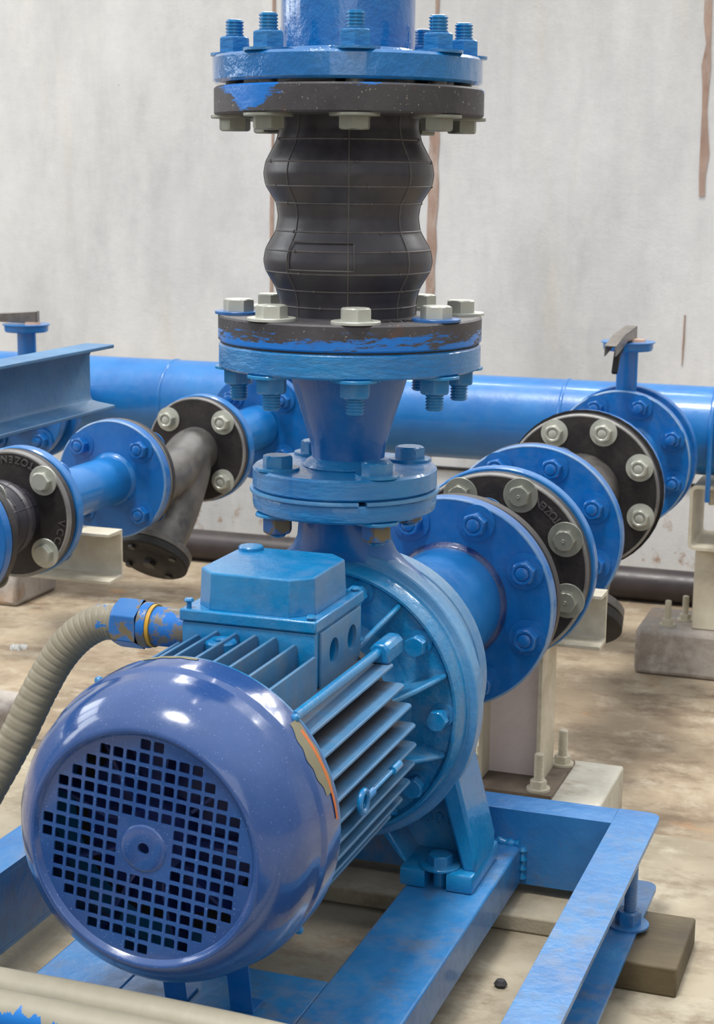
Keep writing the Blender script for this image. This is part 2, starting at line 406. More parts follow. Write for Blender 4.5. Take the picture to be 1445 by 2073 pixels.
def bolt(parent, p, d, grip, hm='steel', nm='blue_main', hwm=None, nwm=None, size=1.0, head=True, nut=True, tail=0.006, spin=0.0,
         head_hole=False, dimple=False, nut_h=None, washer_r=0.0262, head_h=0.0135, nut_washer=True, head_washer=True, tm=None):
    """bolt whose head bears on the face at p and points along d; nut on the far side after `grip`"""
    d = Vector(d).normalized()
    q = Vector((0, 0, 1)).rotation_difference(d)
    org = Vector(parent['_org']); s = size
    af = 0.0300 * s; hh = head_h * s; nh = (nut_h or 0.0175) * s; tr = 0.0098 * s; wt = 0.0032 * s
    mat4 = Matrix.Translation(Vector(p) - org) @ q.to_matrix().to_4x4() @ Matrix.Rotation(spin, 4, 'Z')
    def body(mb):
        h0 = wt if head_washer else 0
        if head:
            v, f = hex_mesh(af, hh); mb.add([(a, b, c + h0) for a, b, c in v], f)
            if dimple:
                mb.lathe([(0, hh + h0 + .0001), (0.0022 * s, hh + h0 + .0014), (0.0034 * s, hh + h0 - .0004)], (0, 0, 0), (0, 0, 1), 12)
        bot = -grip - (wt if nut_washer else 0) - nh - tail
        mb.lathe([(0, h0 + 0.001), (tr * 0.99, h0 + 0.001)] + [(tr, -grip * 0.9)], (0, 0, 0), (0, 0, 1), 24)
        mb.lathe(thread_prof(tr, -grip * 0.9, bot), (0, 0, 0), (0, 0, 1), 24)
    me = raw_mesh('bolt_%g_%g_%g_%s%s%s%s%s_%g_%g' % (grip, s, tail, head, nut, dimple, head_washer, nut_washer, hh, nh), body, M[tm or hm])
    o = bpy.data.objects.new('bolt', me); COL.objects.link(o); o.parent = parent; o.matrix_local = mat4; o['_org'] = tuple(org)
    def sub(name, me, m4):
        c = bpy.data.objects.new(name, me); COL.objects.link(c); c.parent = o; c.matrix_local = m4
    def wmesh(mb): mb.lathe([(tr * 1.02, 0), (washer_r * s, 0), (washer_r * s, wt * .8), (washer_r * s - .0006, wt), (tr * 1.02, wt)], (0, 0, 0), (0, 0, 1), 40, closed=True)
    if head_washer: sub('washer', raw_mesh('washer_%g_%g' % (s, washer_r), wmesh, M[hwm or hm]), Matrix.Identity(4))
    if nut:
        if nut_washer: sub('washer', raw_mesh('washer_%g_%g' % (s, washer_r), wmesh, M[nwm or nm]), Matrix.Translation((0, 0, -grip - wt)))
        def nmesh(mb):
            v, f = hex_mesh(af, nh, hole=tr * 1.02); mb.add(v, f)
        sub('nut', raw_mesh('nut_%g_%g' % (s, nh), nmesh, M[nm]),
            Matrix.Translation((0, 0, -grip - (wt if nut_washer else 0))) @ Matrix.Rotation(PI, 4, 'X') @ Matrix.Rotation(0.3 + spin, 4, 'Z'))
    return o

def bake(o):
    dg = bpy.context.evaluated_depsgraph_get()
    me = bpy.data.meshes.new_from_object(o.evaluated_get(dg))
    o.modifiers.clear(); o.data = me
    for p in me.polygons: p.use_smooth = True
    me.set_sharp_from_angle(angle=math.radians(35))

def boolean_cut(o, cutter_mb):
    me = bpy.data.meshes.new('cut'); org = Vector(o['_org'])
    me.from_pydata([tuple(p - org) for p in cutter_mb.v], [], cutter_mb.f)
    bm = bmesh.new(); bm.from_mesh(me); bmesh.ops.recalc_face_normals(bm, faces=bm.faces); bm.to_mesh(me); bm.free()
    c = bpy.data.objects.new('cut', me); COL.objects.link(c)
    if o.parent: c.parent = o.parent
    md = o.modifiers.new('b', 'BOOLEAN'); md.operation = 'DIFFERENCE'; md.object = c; md.solver = 'EXACT'
    bpy.context.view_layer.update(); bake(o)
    bpy.data.objects.remove(c)

def letter(parent, ch, pos, right, up, size, mat, depth=0.0012, name='raised_letter'):
    cu = bpy.data.curves.new('t', 'FONT'); cu.body = ch; cu.size = size; cu.extrude = depth; cu.align_x = 'CENTER'; cu.align_y = 'CENTER'
    cu.bevel_depth = 0.0003
    t = bpy.data.objects.new('t', cu); COL.objects.link(t); bpy.context.view_layer.update()
    me = bpy.data.meshes.new_from_object(t.evaluated_get(bpy.context.evaluated_depsgraph_get()))
    bpy.data.objects.remove(t); me.materials.clear(); me.materials.append(mat)
    r = Vector(right).normalized(); u = Vector(up).normalized(); n = r.cross(u)
    mat4 = Matrix(((r.x, u.x, n.x, 0), (r.y, u.y, n.y, 0), (r.z, u.z, n.z, 0), (0, 0, 0, 1)))
    o = bpy.data.objects.new(name, me); COL.objects.link(o)
    o.parent = parent; o.matrix_local = Matrix.Translation(Vector(pos) - Vector(parent['_org'])) @ mat4
    o['_org'] = parent['_org']
    return o

def arc_text(parent, txt, cx, y, cz, r, a0, da, size, mat, inward=True, name='raised_letter'):
    """letters on a face looking toward -Y; angle measured in the (x,z) plane"""
    for i, ch in enumerate(txt):
        a = math.radians(a0 + da * i); rad = Vector((math.cos(a), 0, math.sin(a)))
        up = -rad if inward else rad
        right = Vector((up.z, 0, -up.x))
        letter(parent, ch, Vector((cx, y, cz)) + rad * r, right, up, size, mat, name=name)

def flange_prof(R, r, h0, h1, e=0.0018):
    lo, hi = min(h0, h1), max(h0, h1)
    return [(r, lo), (R - e, lo), (R, lo + e), (R, hi - e), (R - e, hi), (r, hi)]

def spline(pts, n):
    P = [Vector(p) for p in pts]; P = [P[0] * 2 - P[1]] + P + [P[-1] * 2 - P[-2]]; out = []
    segs = len(P) - 3
    for i in range(segs):
        a, b, c, d = P[i:i + 4]
        m = n // segs
        for k in range(m):
            t = k / m
            out.append(0.5 * ((2 * b) + (c - a) * t + (2 * a - 5 * b + 4 * c - d) * t * t + (3 * b - a - 3 * c + d) * t ** 3))
    out.append(P[-2]); return out
def bolt_ring(n, off, bc, cx, cz):
    return [(cx + bc * math.cos(math.radians(off + 360 / n * k)), cz + bc * math.sin(math.radians(off + 360 / n * k))) for k in range(n)]

AZ = 0.30          # pump axis height above the plinth
FZ = -0.26         # the lower floor
Y = (0, 1, 0); Z = (0, 0, 1); X = (1, 0, 0)

# ------------------------------------------------------------------ the setting
def slab(name, x0, x1, y0, y1, z0, z1, mat, bevel=0.0):
    return struct(MB().box(x0, x1, y0, y1, z0, z1).build(name, mat, None, bevel))
slab('floor', -6, 6, -6, 3.0, FZ - 0.1, FZ, M['floor'])
pl = slab('trim_1', -0.86, 1.9, -4.5, 0.43, FZ, 0.0, M['plinth'], 0.006)
pl['label'] = 'low concrete plinth under the pump base'
slab('wall_back', -6, 6, 2.95, 3.15, FZ - 0.1, 2.45, M['wall'])
# brown form joints and streaks on the wall
def wall_strip(name, pts):
    """pts: (z, xcentre, width)"""
    mb = MB(); vs = []; fs = []
    for z, xc, w in pts:
        vs += [(xc - w / 2, 2.951, z), (xc - w / 2, 2.947, z), (xc + w / 2, 2.947, z), (xc + w / 2, 2.951, z)]
    for i in range(len(pts) - 1):
        for k in range(4): fs.append((i * 4 + k, i * 4 + (k + 1) % 4, i * 4 + 4 + (k + 1) % 4, i * 4 + 4 + k))
    fs += [(0, 1, 2, 3), (len(vs) - 4, len(vs) - 3, len(vs) - 2, len(vs) - 1)]
    mb.add(vs, fs)
    return struct(mb.build(name, M['rust']))
def jitter_strip(name, z0, z1, xa, xb, w, n=26, jit=0.35):
    pts = []
    for i in range(n + 1):
        t = i / n; ww = w * (1 + random.uniform(-jit, jit))
        pts.append((z0 + (z1 - z0) * t, xa + (xb - xa) * t + random.uniform(-1, 1) * w * 0.12, ww))
    wall_strip(name, pts)
jitter_strip('trim_2', FZ, 2.4, -1.315, -1.283, 0.009)
jitter_strip('trim_3', FZ, 1.05, -0.812, -0.800, 0.030, n=22, jit=0.12)
jitter_strip('trim_4', 1.08, 2.4, -0.800, -0.790, 0.012, n=18, jit=0.4)
jitter_strip('trim_5', 0.845, 2.0, -0.029, -0.045, 0.020, n=20, jit=0.4)
jitter_strip('trim_6', 0.38, 0.52, -0.062, -0.060, 0.004, n=6, jit=0.2)

for x, y, rr in ((0.470, -0.020, .006), (0.352, -0.262, .008), (0.330, -0.215, .003), (0.45, 0.21, .004), (0.405, -0.12, .0025), (0.47, -0.27, .004)):
    o = MB().lathe([(rr * 1.25, 0.0), (rr, 0.0008), (0, 0.0010)], (x, y, 0), Z, 14).build('paint_splash', M['blue_header'], None); o.parent = pl; o['label'] = 'blue paint drip'

# ------------------------------------------------------------------ base frame
def channel(mb, x_in, x_out, y0, y1, z0, z1, t=0.006):
    """C section running along Y: web at x_in, flanges to x_out"""
    sx = 1 if x_out > x_in else -1
    a = [(x_in, z0), (x_out, z0), (x_out, z0 + t * 0.9), (x_in + sx * t * 1.6, z0 + t * 1.5), (x_in + sx * t, z0 + t * 2.2),
         (x_in + sx * t, z1 - t * 2.2), (x_in + sx * t * 1.6, z1 - t * 1.5), (x_out, z1 - t * 0.9), (x_out, z1), (x_in, z1)]
    mb.prism(a, (0, y0, 0), X, Z, Y, y1 - y0)
def rounded_plate(x0, x1, y0, y1, z0, z1, r, corner):
    pass
base = thing('pump_base_frame', (0, 0, 0.035), 'long blue welded steel channel frame under the motor, resting on a timber block', 'steel frame')
def rail_plate(sx, z0, z1):
    cx, cy, rr = 0.354 - 0.016, 0.168 - 0.016, 0.016
    p = [(0.302, -1.45), (0.354, -1.45)] + [(cx + rr * math.cos(math.radians(q)), cy + rr * math.sin(math.radians(q))) for q in range(0, 91, 15)] + [(0.302, 0.168)]
    return MB().prism(p, (0, 0, z0), (sx, 0, 0), Y, Z, z1 - z0)
for sx in (1, -1):
    mb = rail_plate(sx, 0.1235, 0.1300)
    m2 = rail_plate(sx, 0.035, 0.0405); mb.add(m2.v, m2.f)
    x0, x1 = sorted((0.302 * sx, 0.3075 * sx)); mb.box(x0, x1, -1.45, 0.166, 0.0407, 0.1233)
    mb.build('side_rail', M['blue_frame'], base, 0.0003)
mb = MB()
t = 0.006
a = [(0.117, 0.035), (0.166, 0.035), (0.166, 0.040), (0.126, 0.044), (0.123, 0.05), (0.123, 0.115), (0.126, 0.121), (0.166, 0.1246), (0.166, 0.1302), (0.117, 0.1302)]
mb.prism([(p, q if q < 0.125 else min(q, 0.1300)) for p, q in a], (-0.3019, 0, 0), Y, Z, X, 0.6038)
mb.build('cross_member', M['blue_frame'], base, 0.0003)
for sx in (1, -1):
    x0, x1 = sorted((0.095 * sx, 0.193 * sx))
    MB().box(x0, x1, -1.40, 0.1165, 0.036, 0.0850).build('motor_beam', M['blue_frame'], base, 0.0025)
MB().box(-0.0948, 0.0948, -0.52, -0.30, 0.075, 0.0849).build('cross_plate', M['blue_frame'], base, 0.0008)
mb = MB()   # weld lumps where the motor beam meets the cross member
wp = [(0.096 + i * 0.004, 0.1165 + random.uniform(-.0012, .0012), 0.0858 + random.uniform(-.0008, .0012)) for i in range(25)]
mb.tube(wp, 0.006, 10, rf=lambda i: 0.0055 + 0.0016 * math.sin(i * 1.9) + random.uniform(-.0004, .0004))
wp = [(0.1945 + random.uniform(-.001, .001), 0.1165, 0.083 - i * 0.004) for i in range(11)]
mb.tube(wp, 0.005, 10, rf=lambda i: 0.0045 + 0.0013 * math.sin(i * 2.1))
mb.build('weld_bead', M['blue_main'], base)
MB().lathe(thread_prof(0.0075, 0.0405, 0.1230), (0.343, 0.037, 0), Z, 24).build('anchor_rod', M['blue_frame'], base)
# anchor nut on the lower flange
def anchor_nut(par, x, y, z, af=0.026, h=0.016, wr=0.024, mat='blue_frame'):
    mb = MB(); mb.lathe([(0, 0), (wr, 0), (wr, .0025), (0, .0025)], (x, y, z), Z, 36)
    v, f = hex_mesh(af, h); mb.add([(a + x, b + y, c + z + .0025) for a, b, c in v], f)
    return mb.build('anchor_nut', M[mat], par)
anchor_nut(base, 0.341, 0.037, 0.0405)

blk = MB().box(0.320, 0.411, -0.045, 0.096, 0.0, 0.0348)
solo(blk, 'wood_block', M['wood'], (0.365, 0.025, 0), 'dark weathered timber block sticking out under the right rail of the blue frame', 'wood block', bevel=0.0025)
blk = MB().box(-0.28, 0.298, 0.055, 0.160, 0.0, 0.022)
solo(blk, 'packing_strip', M['plinth'], (0, 0.1, 0), 'pale flat strip on the plinth below the end member of the blue frame', 'concrete strip', bevel=0.003)
mb = MB(); mb.lathe([(0, 0), (.006, .001), (.008, .004), (.005, .008), (0, .009)], (0.222, -0.086, 0), Z, 7)
solo(mb, 'grit_lump', M['pebble'], (0.222, -0.086, 0), 'small black lump of grit on the concrete beside the motor beam', 'debris')
mb = MB()
for i in range(6):
    x = -1.464 + random.uniform(-.012, .012); y = 1.693 + random.uniform(-.012, .012); a = random.uniform(0, 3)
    mb.prism([(-.012, -.004), (.010, -.008), (.014, .004), (-.002, .012)], (x, y, FZ), (math.cos(a), math.sin(a), .3), (-math.sin(a) * .4, math.cos(a) * .4, .8), Z, 0.003)
solo(mb, 'plastic_scrap', M['scrap'], (-1.464, 1.693, FZ), 'crumpled scrap of white plastic on the floor at the far left', 'litter')

# ------------------------------------------------------------------ the pump
pump = thing('pump_unit', (0, 0, 0.085), 'blue electric motor pump with square-hole fan cover, bolted to the blue base frame', 'pump')
O = (0, 0, AZ)
# fan cover shell (axis +Y)
prof = [(0.1048, -0.5188), (0.1062, -0.5198), (0.1080, -0.5232), (0.1095, -0.5242), (0.1115, -0.5242), (0.1140, -0.5228), (0.1210, -0.5180), (0.1290, -0.5100), (0.1365, -0.4990),
        (0.1415, -0.4870), (0.1445, -0.4730), (0.1460, -0.4600), (0.1468, -0.4570), (0.1490, -0.4540), (0.1497, -0.4500), (0.1502, -0.4200),
        (0.1480, -0.4200), (0.1470, -0.4530), (0.1435, -0.4600), (0.1385, -0.4880), (0.1260, -0.5090), (0.1120, -0.5205), (0.1045, -0.5165)]
cov = MB().lathe(prof, O, Y, 128, closed=True).build('fan_cover', M['cover'], pump, smooth=50)
g = MB().lathe([(0, -0.5190), (0.1058, -0.5190), (0.1058, -0.5168), (0, -0.5168)], O, Y, 96).build('grille', M['cover'], cov)
cut = MB(); pit = 0.01295; ha = 0.00500; ca = math.radians(-5.8)
def rxz(a, b): return (a * math.cos(ca) - b * math.sin(ca), a * math.sin(ca) + b * math.cos(ca))
for i in range(-8, 8):
    for j in range(-8, 8):
        u, w = i + .5, j + .5
        if math.hypot(u, w) > 7.56 or (abs(u) < 2 and abs(w) < 2): continue
        c = 0.0011
        poly = [(-ha + c, -ha), (ha - c, -ha), (ha, -ha + c), (ha, ha - c), (ha - c, ha), (-ha + c, ha), (-ha, ha - c), (-ha, -ha + c)]
        pts = [rxz(u * pit + p[0], w * pit + p[1]) for p in poly]
        cut.prism(pts, (0, -0.53, AZ), X, Z, Y, 0.03)
# centre hole
cut.prism([(0.0055 * math.cos(k * PI / 8), 0.0055 * math.sin(k * PI / 8)) for k in range(16)], (0, -0.53, AZ), X, Z, Y, 0.03)
boolean_cut(g, cut)
MB().lathe([(0.0056, -0.5190), (0.0056, -0.5202), (0.0195, -0.5205), (0.0215, -0.5198), (0.0225, -0.5188)], O, Y, 48).build('hub_disc', M['cover'], cov)
# paint stains on the cover shoulder
def cover_patch(name, mat, a0, a1, y0f, y1f, r=0.15035, n=18):
    mb = MB(); vs = []; fs = []
    for i in range(n + 1):
        t = i / n; a = math.radians(a0 + (a1 - a0) * t)
        ya, yb = y0f(t), y1f(t)
        for y in (ya, (ya + yb) / 2, yb):
            rr = r if y == ya or y == yb else r + 0.0008
            vs.append((rr * math.cos(a), y, AZ + rr * math.sin(a)))
    for i in range(n):
        for k in range(2): fs.append((i * 3 + k, i * 3 + k + 1, i * 3 + k + 4, i * 3 + k + 3))
    mb.add(vs, fs); o = mb.build(name, mat, cov, smooth=80)
    return o
cover_patch('putty_stain', M['olive'], 44, 16, lambda t: -0.440 - 0.010 * math.sin(PI * t) + 0.0015 * math.sin(23 * t), lambda t: -0.424 + 0.0012 * math.sin(17 * t))
cover_patch('orange_sealant', M['orange'], 40, 6, lambda t: -0.4335 + 0.0030 * t, lambda t: -0.4285 + 0.0022 * t, r=0.1510)
cover_patch('putty_stain', M['olive'], 108, 86, lambda t: -0.427 + 0.001 * math.sin(20 * t), lambda t: -0.4215, r=0.1506)
for a in (44.5, 128, -42, -130):
    aa = math.radians(a); n = Vector((math.cos(aa), 0, math.sin(aa)))
    MB().lathe([(0, .0045), (.0022, .0042), (.0042, .0018), (.0044, 0), (0, -.001)], Vector((0, -0.4245, AZ)) + n * 0.150, n, 16).build('cover_screw', M['blue_main'], cov)
# cooling fan inside
fan = MB().lathe([(0, -0.497), (0.030, -0.497), (0.034, -0.49), (0.036, -0.470), (0.085, -0.464), (0.085, -0.461), (0, -0.461)], O, Y, 48)
for k in range(9):
    a = 2 * PI * k / 9
    u = Vector((math.cos(a), 0, math.sin(a))); w = Vector((-math.sin(a), 0, math.cos(a)))
    fan.prism([(0.034, -0.462), (0.115, -0.462), (0.115, -0.494), (0.05, -0.500), (0.034, -0.49)], Vector(O) - w * .0015, u, Y, w, 0.003)
fan.build('cooling_fan', M['fan'], pump)
MB().lathe([(0, -0.428), (0.119, -0.428), (0.119, -0.420), (0.112, -0.4185), (0.112, -0.165), (0.1175, -0.163), (0.1175, -0.150), (0.09, -0.147), (0, -0.147)], O, Y, 96).build('motor_body', M['fin_gap'], pump)
MB().lathe([(0.119, -0.4235), (0.1478, -0.4235), (0.1495, -0.4215), (0.1495, -0.4165), (0.146, -0.4150), (0.119, -0.4150)], O, Y, 96, closed=True).build('end_shield', M['blue_main'], pump)
# cooling fins
ER = 0.1432
def fin(kind, off, sgn):
    """kind 'h': horizontal plates on the sides, 'v': vertical plates top/bottom"""
    tip = math.sqrt(ER ** 2 - off ** 2); root = max(0.02, math.sqrt(max(0.1115 ** 2 - off ** 2, 0.0004))) - 0.004
    if kind == 'h': tip = min(tip, .143)
    y0, y1 = -0.417, -0.160
    if kind == 'v' and sgn > 0 : y1 = -0.2835; tip = min(tip, 0.139)
    th = 0.0034
    c = 0.006
    poly = [(root, y0), (tip, y0), (tip, y1 - c), (tip - c * .5, y1 - c * .25), (tip - c, y1), (root, y1)]
    mb = MB()
    if kind == 'h': mb.prism(poly, (0, 0, AZ + off - th / 2), (sgn, 0, 0), Y, Z, th)
    else: mb.prism(poly, (off - th / 2, 0, AZ), (0, 0, sgn), Y, X, th)
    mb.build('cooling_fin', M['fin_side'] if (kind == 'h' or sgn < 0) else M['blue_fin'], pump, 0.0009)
for k in range(-4, 5):
    for s in (1, -1): fin('h', 0.021 * k, s)
for k in range(8):
    off = -0.0735 + 0.021 * k
    fin('v', off, 1); fin('v', off, -1)
# tie rod, boss, lifting eye
MB().tube([(0.104, -0.418, 0.404), (0.100, -0.165, 0.398)], 0.0052, 14).build('tie_rod', M['blue_main'], pump)
MB().prism([(-.011, -.010), (.011, -.010), (.011, .006), (.006, .012), (-.006, .012), (-.011, .006)], (0.102, -0.172, 0.396), X, Z, Y, 0.050).build('rod_boss', M['blue_main'], pump, 0.003)
eye = MB(); ring = []
eye.tube([(0.1475, -0.348 + 0.0105 * math.cos(a), AZ + .003 + 0.0105 * math.sin(a)) for a in [2 * PI * k / 28 for k in range(29)]], 0.0032, 10, cap=False)
eye.build('lifting_eye', M['blue_main'], pump)
eb = MB()
eb.tube([(0.144, -0.336, AZ), (0.144, -0.312, AZ)], 0.0045, 10); eb.tube([(0.144, -0.250, AZ), (0.144, -0.228, AZ)], 0.0045, 10)
eb.tube([(0.144, -0.336, AZ), (0.144, -0.228, AZ)], 0.0022, 8)
eb.build('eye_rod', M['blue_main'], pump)
MB().lathe([(0.0060, 0.0), (0.0165, 0.0), (0.0165, 0.046), (0.0150, 0.0480), (0.0075, 0.0480), (0.0060, 0.046)], (-0.018, -0.310, 0.388), Z, 32, closed=True).build('lifting_boss', M['blue_main'], pump)
# terminal box
box = MB()
box.box(-0.0725, 0.0725, -0.2840, -0.1440, 0.386, 0.4440)
tb = box.build('terminal_box', M['blue_main'], pump, 0.002)
lid = MB().box(-0.0745, 0.0745, -0.2860, -0.1420, 0.4445, 0.4570).build('box_rim', M['blue_main'], tb, 0.002)
def octo(x0, x1, y0, y1, c): return [(x0 + c, y0), (x1 - c, y0), (x1, y0 + c), (x1, y1 - c), (x1 - c, y1), (x0 + c, y1), (x0, y1 - c), (x0, y0 + c)]
po, pi_ = octo(-0.0635, 0.0635, -0.2790, -0.1480, 0.0200), octo(-0.0620, 0.0620, -0.2775, -0.1495, 0.0195)
vs = [(x, y, 0.4568) for x, y in po] + [(x, y, 0.4935) for x, y in pi_] + [(x * .985, y * .985 - .0032, 0.4955) for x, y in pi_]
fs = [tuple(range(8))[::-1], tuple(range(16, 24))] + [(i, (i + 1) % 8, 8 + (i + 1) % 8, 8 + i) for i in range(8)] + [(8 + i, 8 + (i + 1) % 8, 16 + (i + 1) % 8, 16 + i) for i in range(8)]
MB().add(vs, fs).build('box_lid', M['blue_main'], tb, 0.0008, smooth=20)
MB().lathe([(0, 0), (0.0135, 0), (0.0135, 0.004), (0.0125, 0.0052), (0, 0.0052)], (-0.047, -0.164, 0.4945), Z, 28).build('lid_boss', M['blue_main'], tb)
for x, y, h in ((-0.0665, -0.279, 0.007), (0.0665, -0.279, 0.0018), (0.0665, -0.150, 0.0018), (-0.0665, -0.150, 0.004)):
    MB().lathe([(0, h + .0035), (.004, h + .003), (.0052, h + .001), (.0048, h), (.0026, h - .001), (.0026, -.001), (0, -.001)], (x, y, 0.457), Z, 18).build('box_screw', M['blue_main'], tb)
sp = MB().box(0.0725, 0.0760, -0.274, -0.156, 0.380, 0.4430).build('gland_plate', M['blue_fin'], tb, 0.0012)
cut = MB()
for yy in (-0.238, -0.184):
    cut.prism([(0.0135 * math.cos(k * PI / 16), 0.0135 * math.sin(k * PI / 16)) for k in range(32)], (0.05, yy, 0.416), Y, Z, X, 0.05)
boolean_cut(sp, cut)
cut = MB()
for yy in (-0.238, -0.184):
    cut.prism([(0.0125 * math.cos(k * PI / 16), 0.0125 * math.sin(k * PI / 16)) for k in range(32)], (0.045, yy, 0.416), Y, Z, X, 0.05)
boolean_cut(tb, cut)
for yy in (-0.238, -0.184):
    MB().lathe([(0, 0.0), (0.0123, 0.0), (0.0123, 0.004), (0, 0.004)], (0.0452, yy, 0.416), X, 24).build('dark_hole_disc', M['dark'], tb)  # dark disc paints in the shade of the open gland hole
# adapter lantern
adp = MB().lathe([(0.060, -0.152), (0.101, -0.152), (0.103, -0.145), (0.1000, -0.130), (0.0960, -0.095), (0.0970, -0.070), (0.104, -0.0600), (0.1500, -0.0580),
                  (0.1520, -0.0600), (0.1545, -0.0650), (0.1575, -0.0655), (0.1600, -0.0630), (0.1630, -0.0400), (0.060, -0.0400)], O, Y, 128, closed=True).build('motor_adapter', M['blue_adapter'], pump, smooth=40)
for k in range(10):
    a = math.radians(18 + 36 * k)
    u = Vector((math.cos(a), 0, math.sin(a))); w = Vector((-math.sin(a), 0, math.cos(a)))
    MB().prism([(0.094, -0.148), (0.103, -0.148), (0.112, -0.140), (0.132, -0.110), (0.152, -0.066), (0.152, -0.0585), (0.094, -0.058)], Vector(O) - w * .0030, u, Y, w, 0.006).build('adapter_rib', M['blue_adapter'], adp, 0.0022)
    a = math.radians(36 * k)
    v, f = hex_mesh(0.0215, 0.011)
    q = Vector((0, 0, 1)).rotation_difference(Vector((0, -1, 0)))
    mb = MB(); mb.add([q.to_matrix().to_4x4() @ Matrix.Rotation(0.5 * k, 4, "Z") @ Vector(p) + Vector((0.1395 * math.cos(a), -0.075, AZ + 0.1395 * math.sin(a))) for p in v], f)
    mb.lathe([(0.0085, -0.076), (0.0085, -0.057)], (0.1395 * math.cos(a), 0, AZ + 0.1395 * math.sin(a)), Y, 16)
    mb.lathe([(0, -0.0605), (0.0135, -0.0605), (0.0145, -0.0575)], (0.1395 * math.cos(a), 0, AZ + 0.1395 * math.sin(a)), Y, 24)
    mb.build('adapter_bolt', M['blue_main'], adp)
# volute casing
cas = MB().lathe([(0.06, -0.040), (0.1640, -0.0400), (0.1652, -0.0360), (0.1720, -0.0352), (0.1738, -0.0335), (0.1742, -0.0120), (0.1732, -0.0080), (0.1690, -0.0040), (0.1400, 0.0060), (0.1340, 0.0100),
                  (0.1340, 0.0320), (0.1465, 0.0330), (0.1478, 0.0360), (0.1478, 0.0660), (0.1466, 0.0680), (0.1440, 0.0685), (0.1440, 0.0700), (0.1466, 0.0705), (0.1478, 0.0725), (0.1478, 0.1000), (0.1462, 0.1030), (0.08, 0.1150), (0.06, 0.1150)],
                 O, Y, 128, closed=True).build('volute_casing', M['blue_dusty'], pump, smooth=28)
# discharge neck (lofted)
secs = [(0.5170, .0530, .0530), (0.500, .0530, .0520), (0.482, .0550, .0500), (0.468, .0620, .0460), (0.457, .0740, .0420), (0.448, .0880, .0370), (0.436, .1010, .0300), (0.415, .1180, .0240), (0.37, .130, .022), (0.33, .135, .020)]
vs = []; fs = []; n = 64
for z, a, b in secs:
    for k in range(n):
        t = 2 * PI * k / n
        ex = 1.0
        vs.append((a * math.cos(t), b * math.sin(t), z))
for i in range(len(secs) - 1):
    for k in range(n):
        k2 = (k + 1) % n; fs.append((i * n + k, i * n + k2, (i + 1) * n + k2, (i + 1) * n + k))
fs += [tuple(range(n)), tuple(range((len(secs) - 1) * n, len(secs) * n))]
MB().add(vs, fs).build('discharge_neck', M['blue_royal'], cas, smooth=60)
MB().lathe([(0, 0.5155), (0.1015, 0.5155), (0.1045, 0.518), (0.1055, 0.524), (0.1055, 0.534), (0.1040, 0.5362), (0, 0.5362)], (0, 0, 0), Z, 96).build('discharge_flange', M['blue_flange'], cas)
# feet
for s in (1, -1):
    ft = MB().box(*sorted((0.088 * s, 0.176 * s)), -0.048, 0.070, 0.0850, 0.1080).build('foot', M['blue_main'], pump, 0.004)
    cut = MB().box(*sorted((0.119 * s, 0.145 * s)), -0.08, -0.012, 0.08, 0.115)
    boolean_cut(ft, cut)
    # outer sloping leg and inner slim rib with the dark web between
    MB().prism([(0.176, 0.106), (0.176, 0.128), (0.150, 0.225), (0.128, 0.240), (0.128, 0.215), (0.160, 0.106)], (0, -0.034, 0), (s, 0, 0), Z, Y, 0.085).build('foot_leg', M['blue_main'], pump, 0.004)
    MB().prism([(0.092, 0.106), (0.086, 0.106), (0.050, 0.150), (0.050, 0.162), (0.058, 0.158)], (0, -0.030, 0), (s, 0, 0), Z, Y, 0.07).build('foot_rib', M['blue_main'], pump, 0.002)
    MB().prism([(0.088, 0.106), (0.168, 0.106), (0.150, 0.225), (0.10, 0.24), (0.04, 0.19), (0.052, 0.150)], (0, 0.020, 0), (s, 0, 0), Z, Y, 0.010).build('foot_web', M['blue_main'], pump, 0.0015)
    bolt(pump, (0.132 * s, -0.028, 0.1080), Z, 0.03, hm='blue_main', nut=False, nut_washer=False, size=0.85, washer_r=0.0285, spin=0.3)
for i, ch in enumerate('2000'):
    letter(pump, ch, (0.0885 + 0.0138 * i, 0.0196, 0.1455 - 0.0004 * i), (1, 0, 0), (0, 0, 1), 0.021, M['blue_main'], 0.0022, 'cast_number')
# cover bracket straps down to the cross plate
for x0, y0 in ((0.026, -0.405), (-0.045, -0.405)):
    mb = MB()
    mb.prism([(-0.405, 0.158), (-0.403, 0.158), (-0.388, 0.0872), (-0.362, 0.0872), (-0.362, 0.0852), (-0.3895, 0.0852)], (x0, 0, 0), Y, Z, X, 0.024)
    mb.build('support_strap', M['blue_royal'], pump, 0.0006)

# ------------------------------------------------------------------ discharge reducer with two flanges
rx, ry = 0.004, 0.0
red = thing('discharge_reducer', (rx, ry, 0.5410), 'blue cone-shaped reducer between the two horizontal flanges above the pump', 'pipe reducer')
rp = (rx, ry, 0)
MB().lathe([(0.0400, 0.560), (0.0415, 0.566), (0.0415, 0.576), (0.0430, 0.590), (0.0520, 0.620), (0.0615, 0.650), (0.0680, 0.672), (0.0700, 0.684), (0.064, 0.684), (0.036, 0.576), (0.036, 0.56)], rp, Z, 72, closed=True).build('cone', M['blue_royal'], red, smooth=60)
MB().lathe([(0.041, 0.5660), (0.050, 0.5640), (0.0515, 0.5660), (0.047, 0.5720), (0.0405, 0.5760)], rp, Z, 48).build('weld_bead', M['blue_flange'], red)
MB().lathe(flange_prof(0.1055, 0.036, 0.5410, 0.5650, 0.0025), (0, 0, 0), Z, 96, closed=True).build('lower_flange', M['blue_flange'], red)
MB().lathe(flange_prof(0.1475, 0.060, 0.6790, 0.7060, 0.0022), (0.0045, 0, 0), Z, 112, closed=True).build('upper_flange', M['blue_flange'], red)
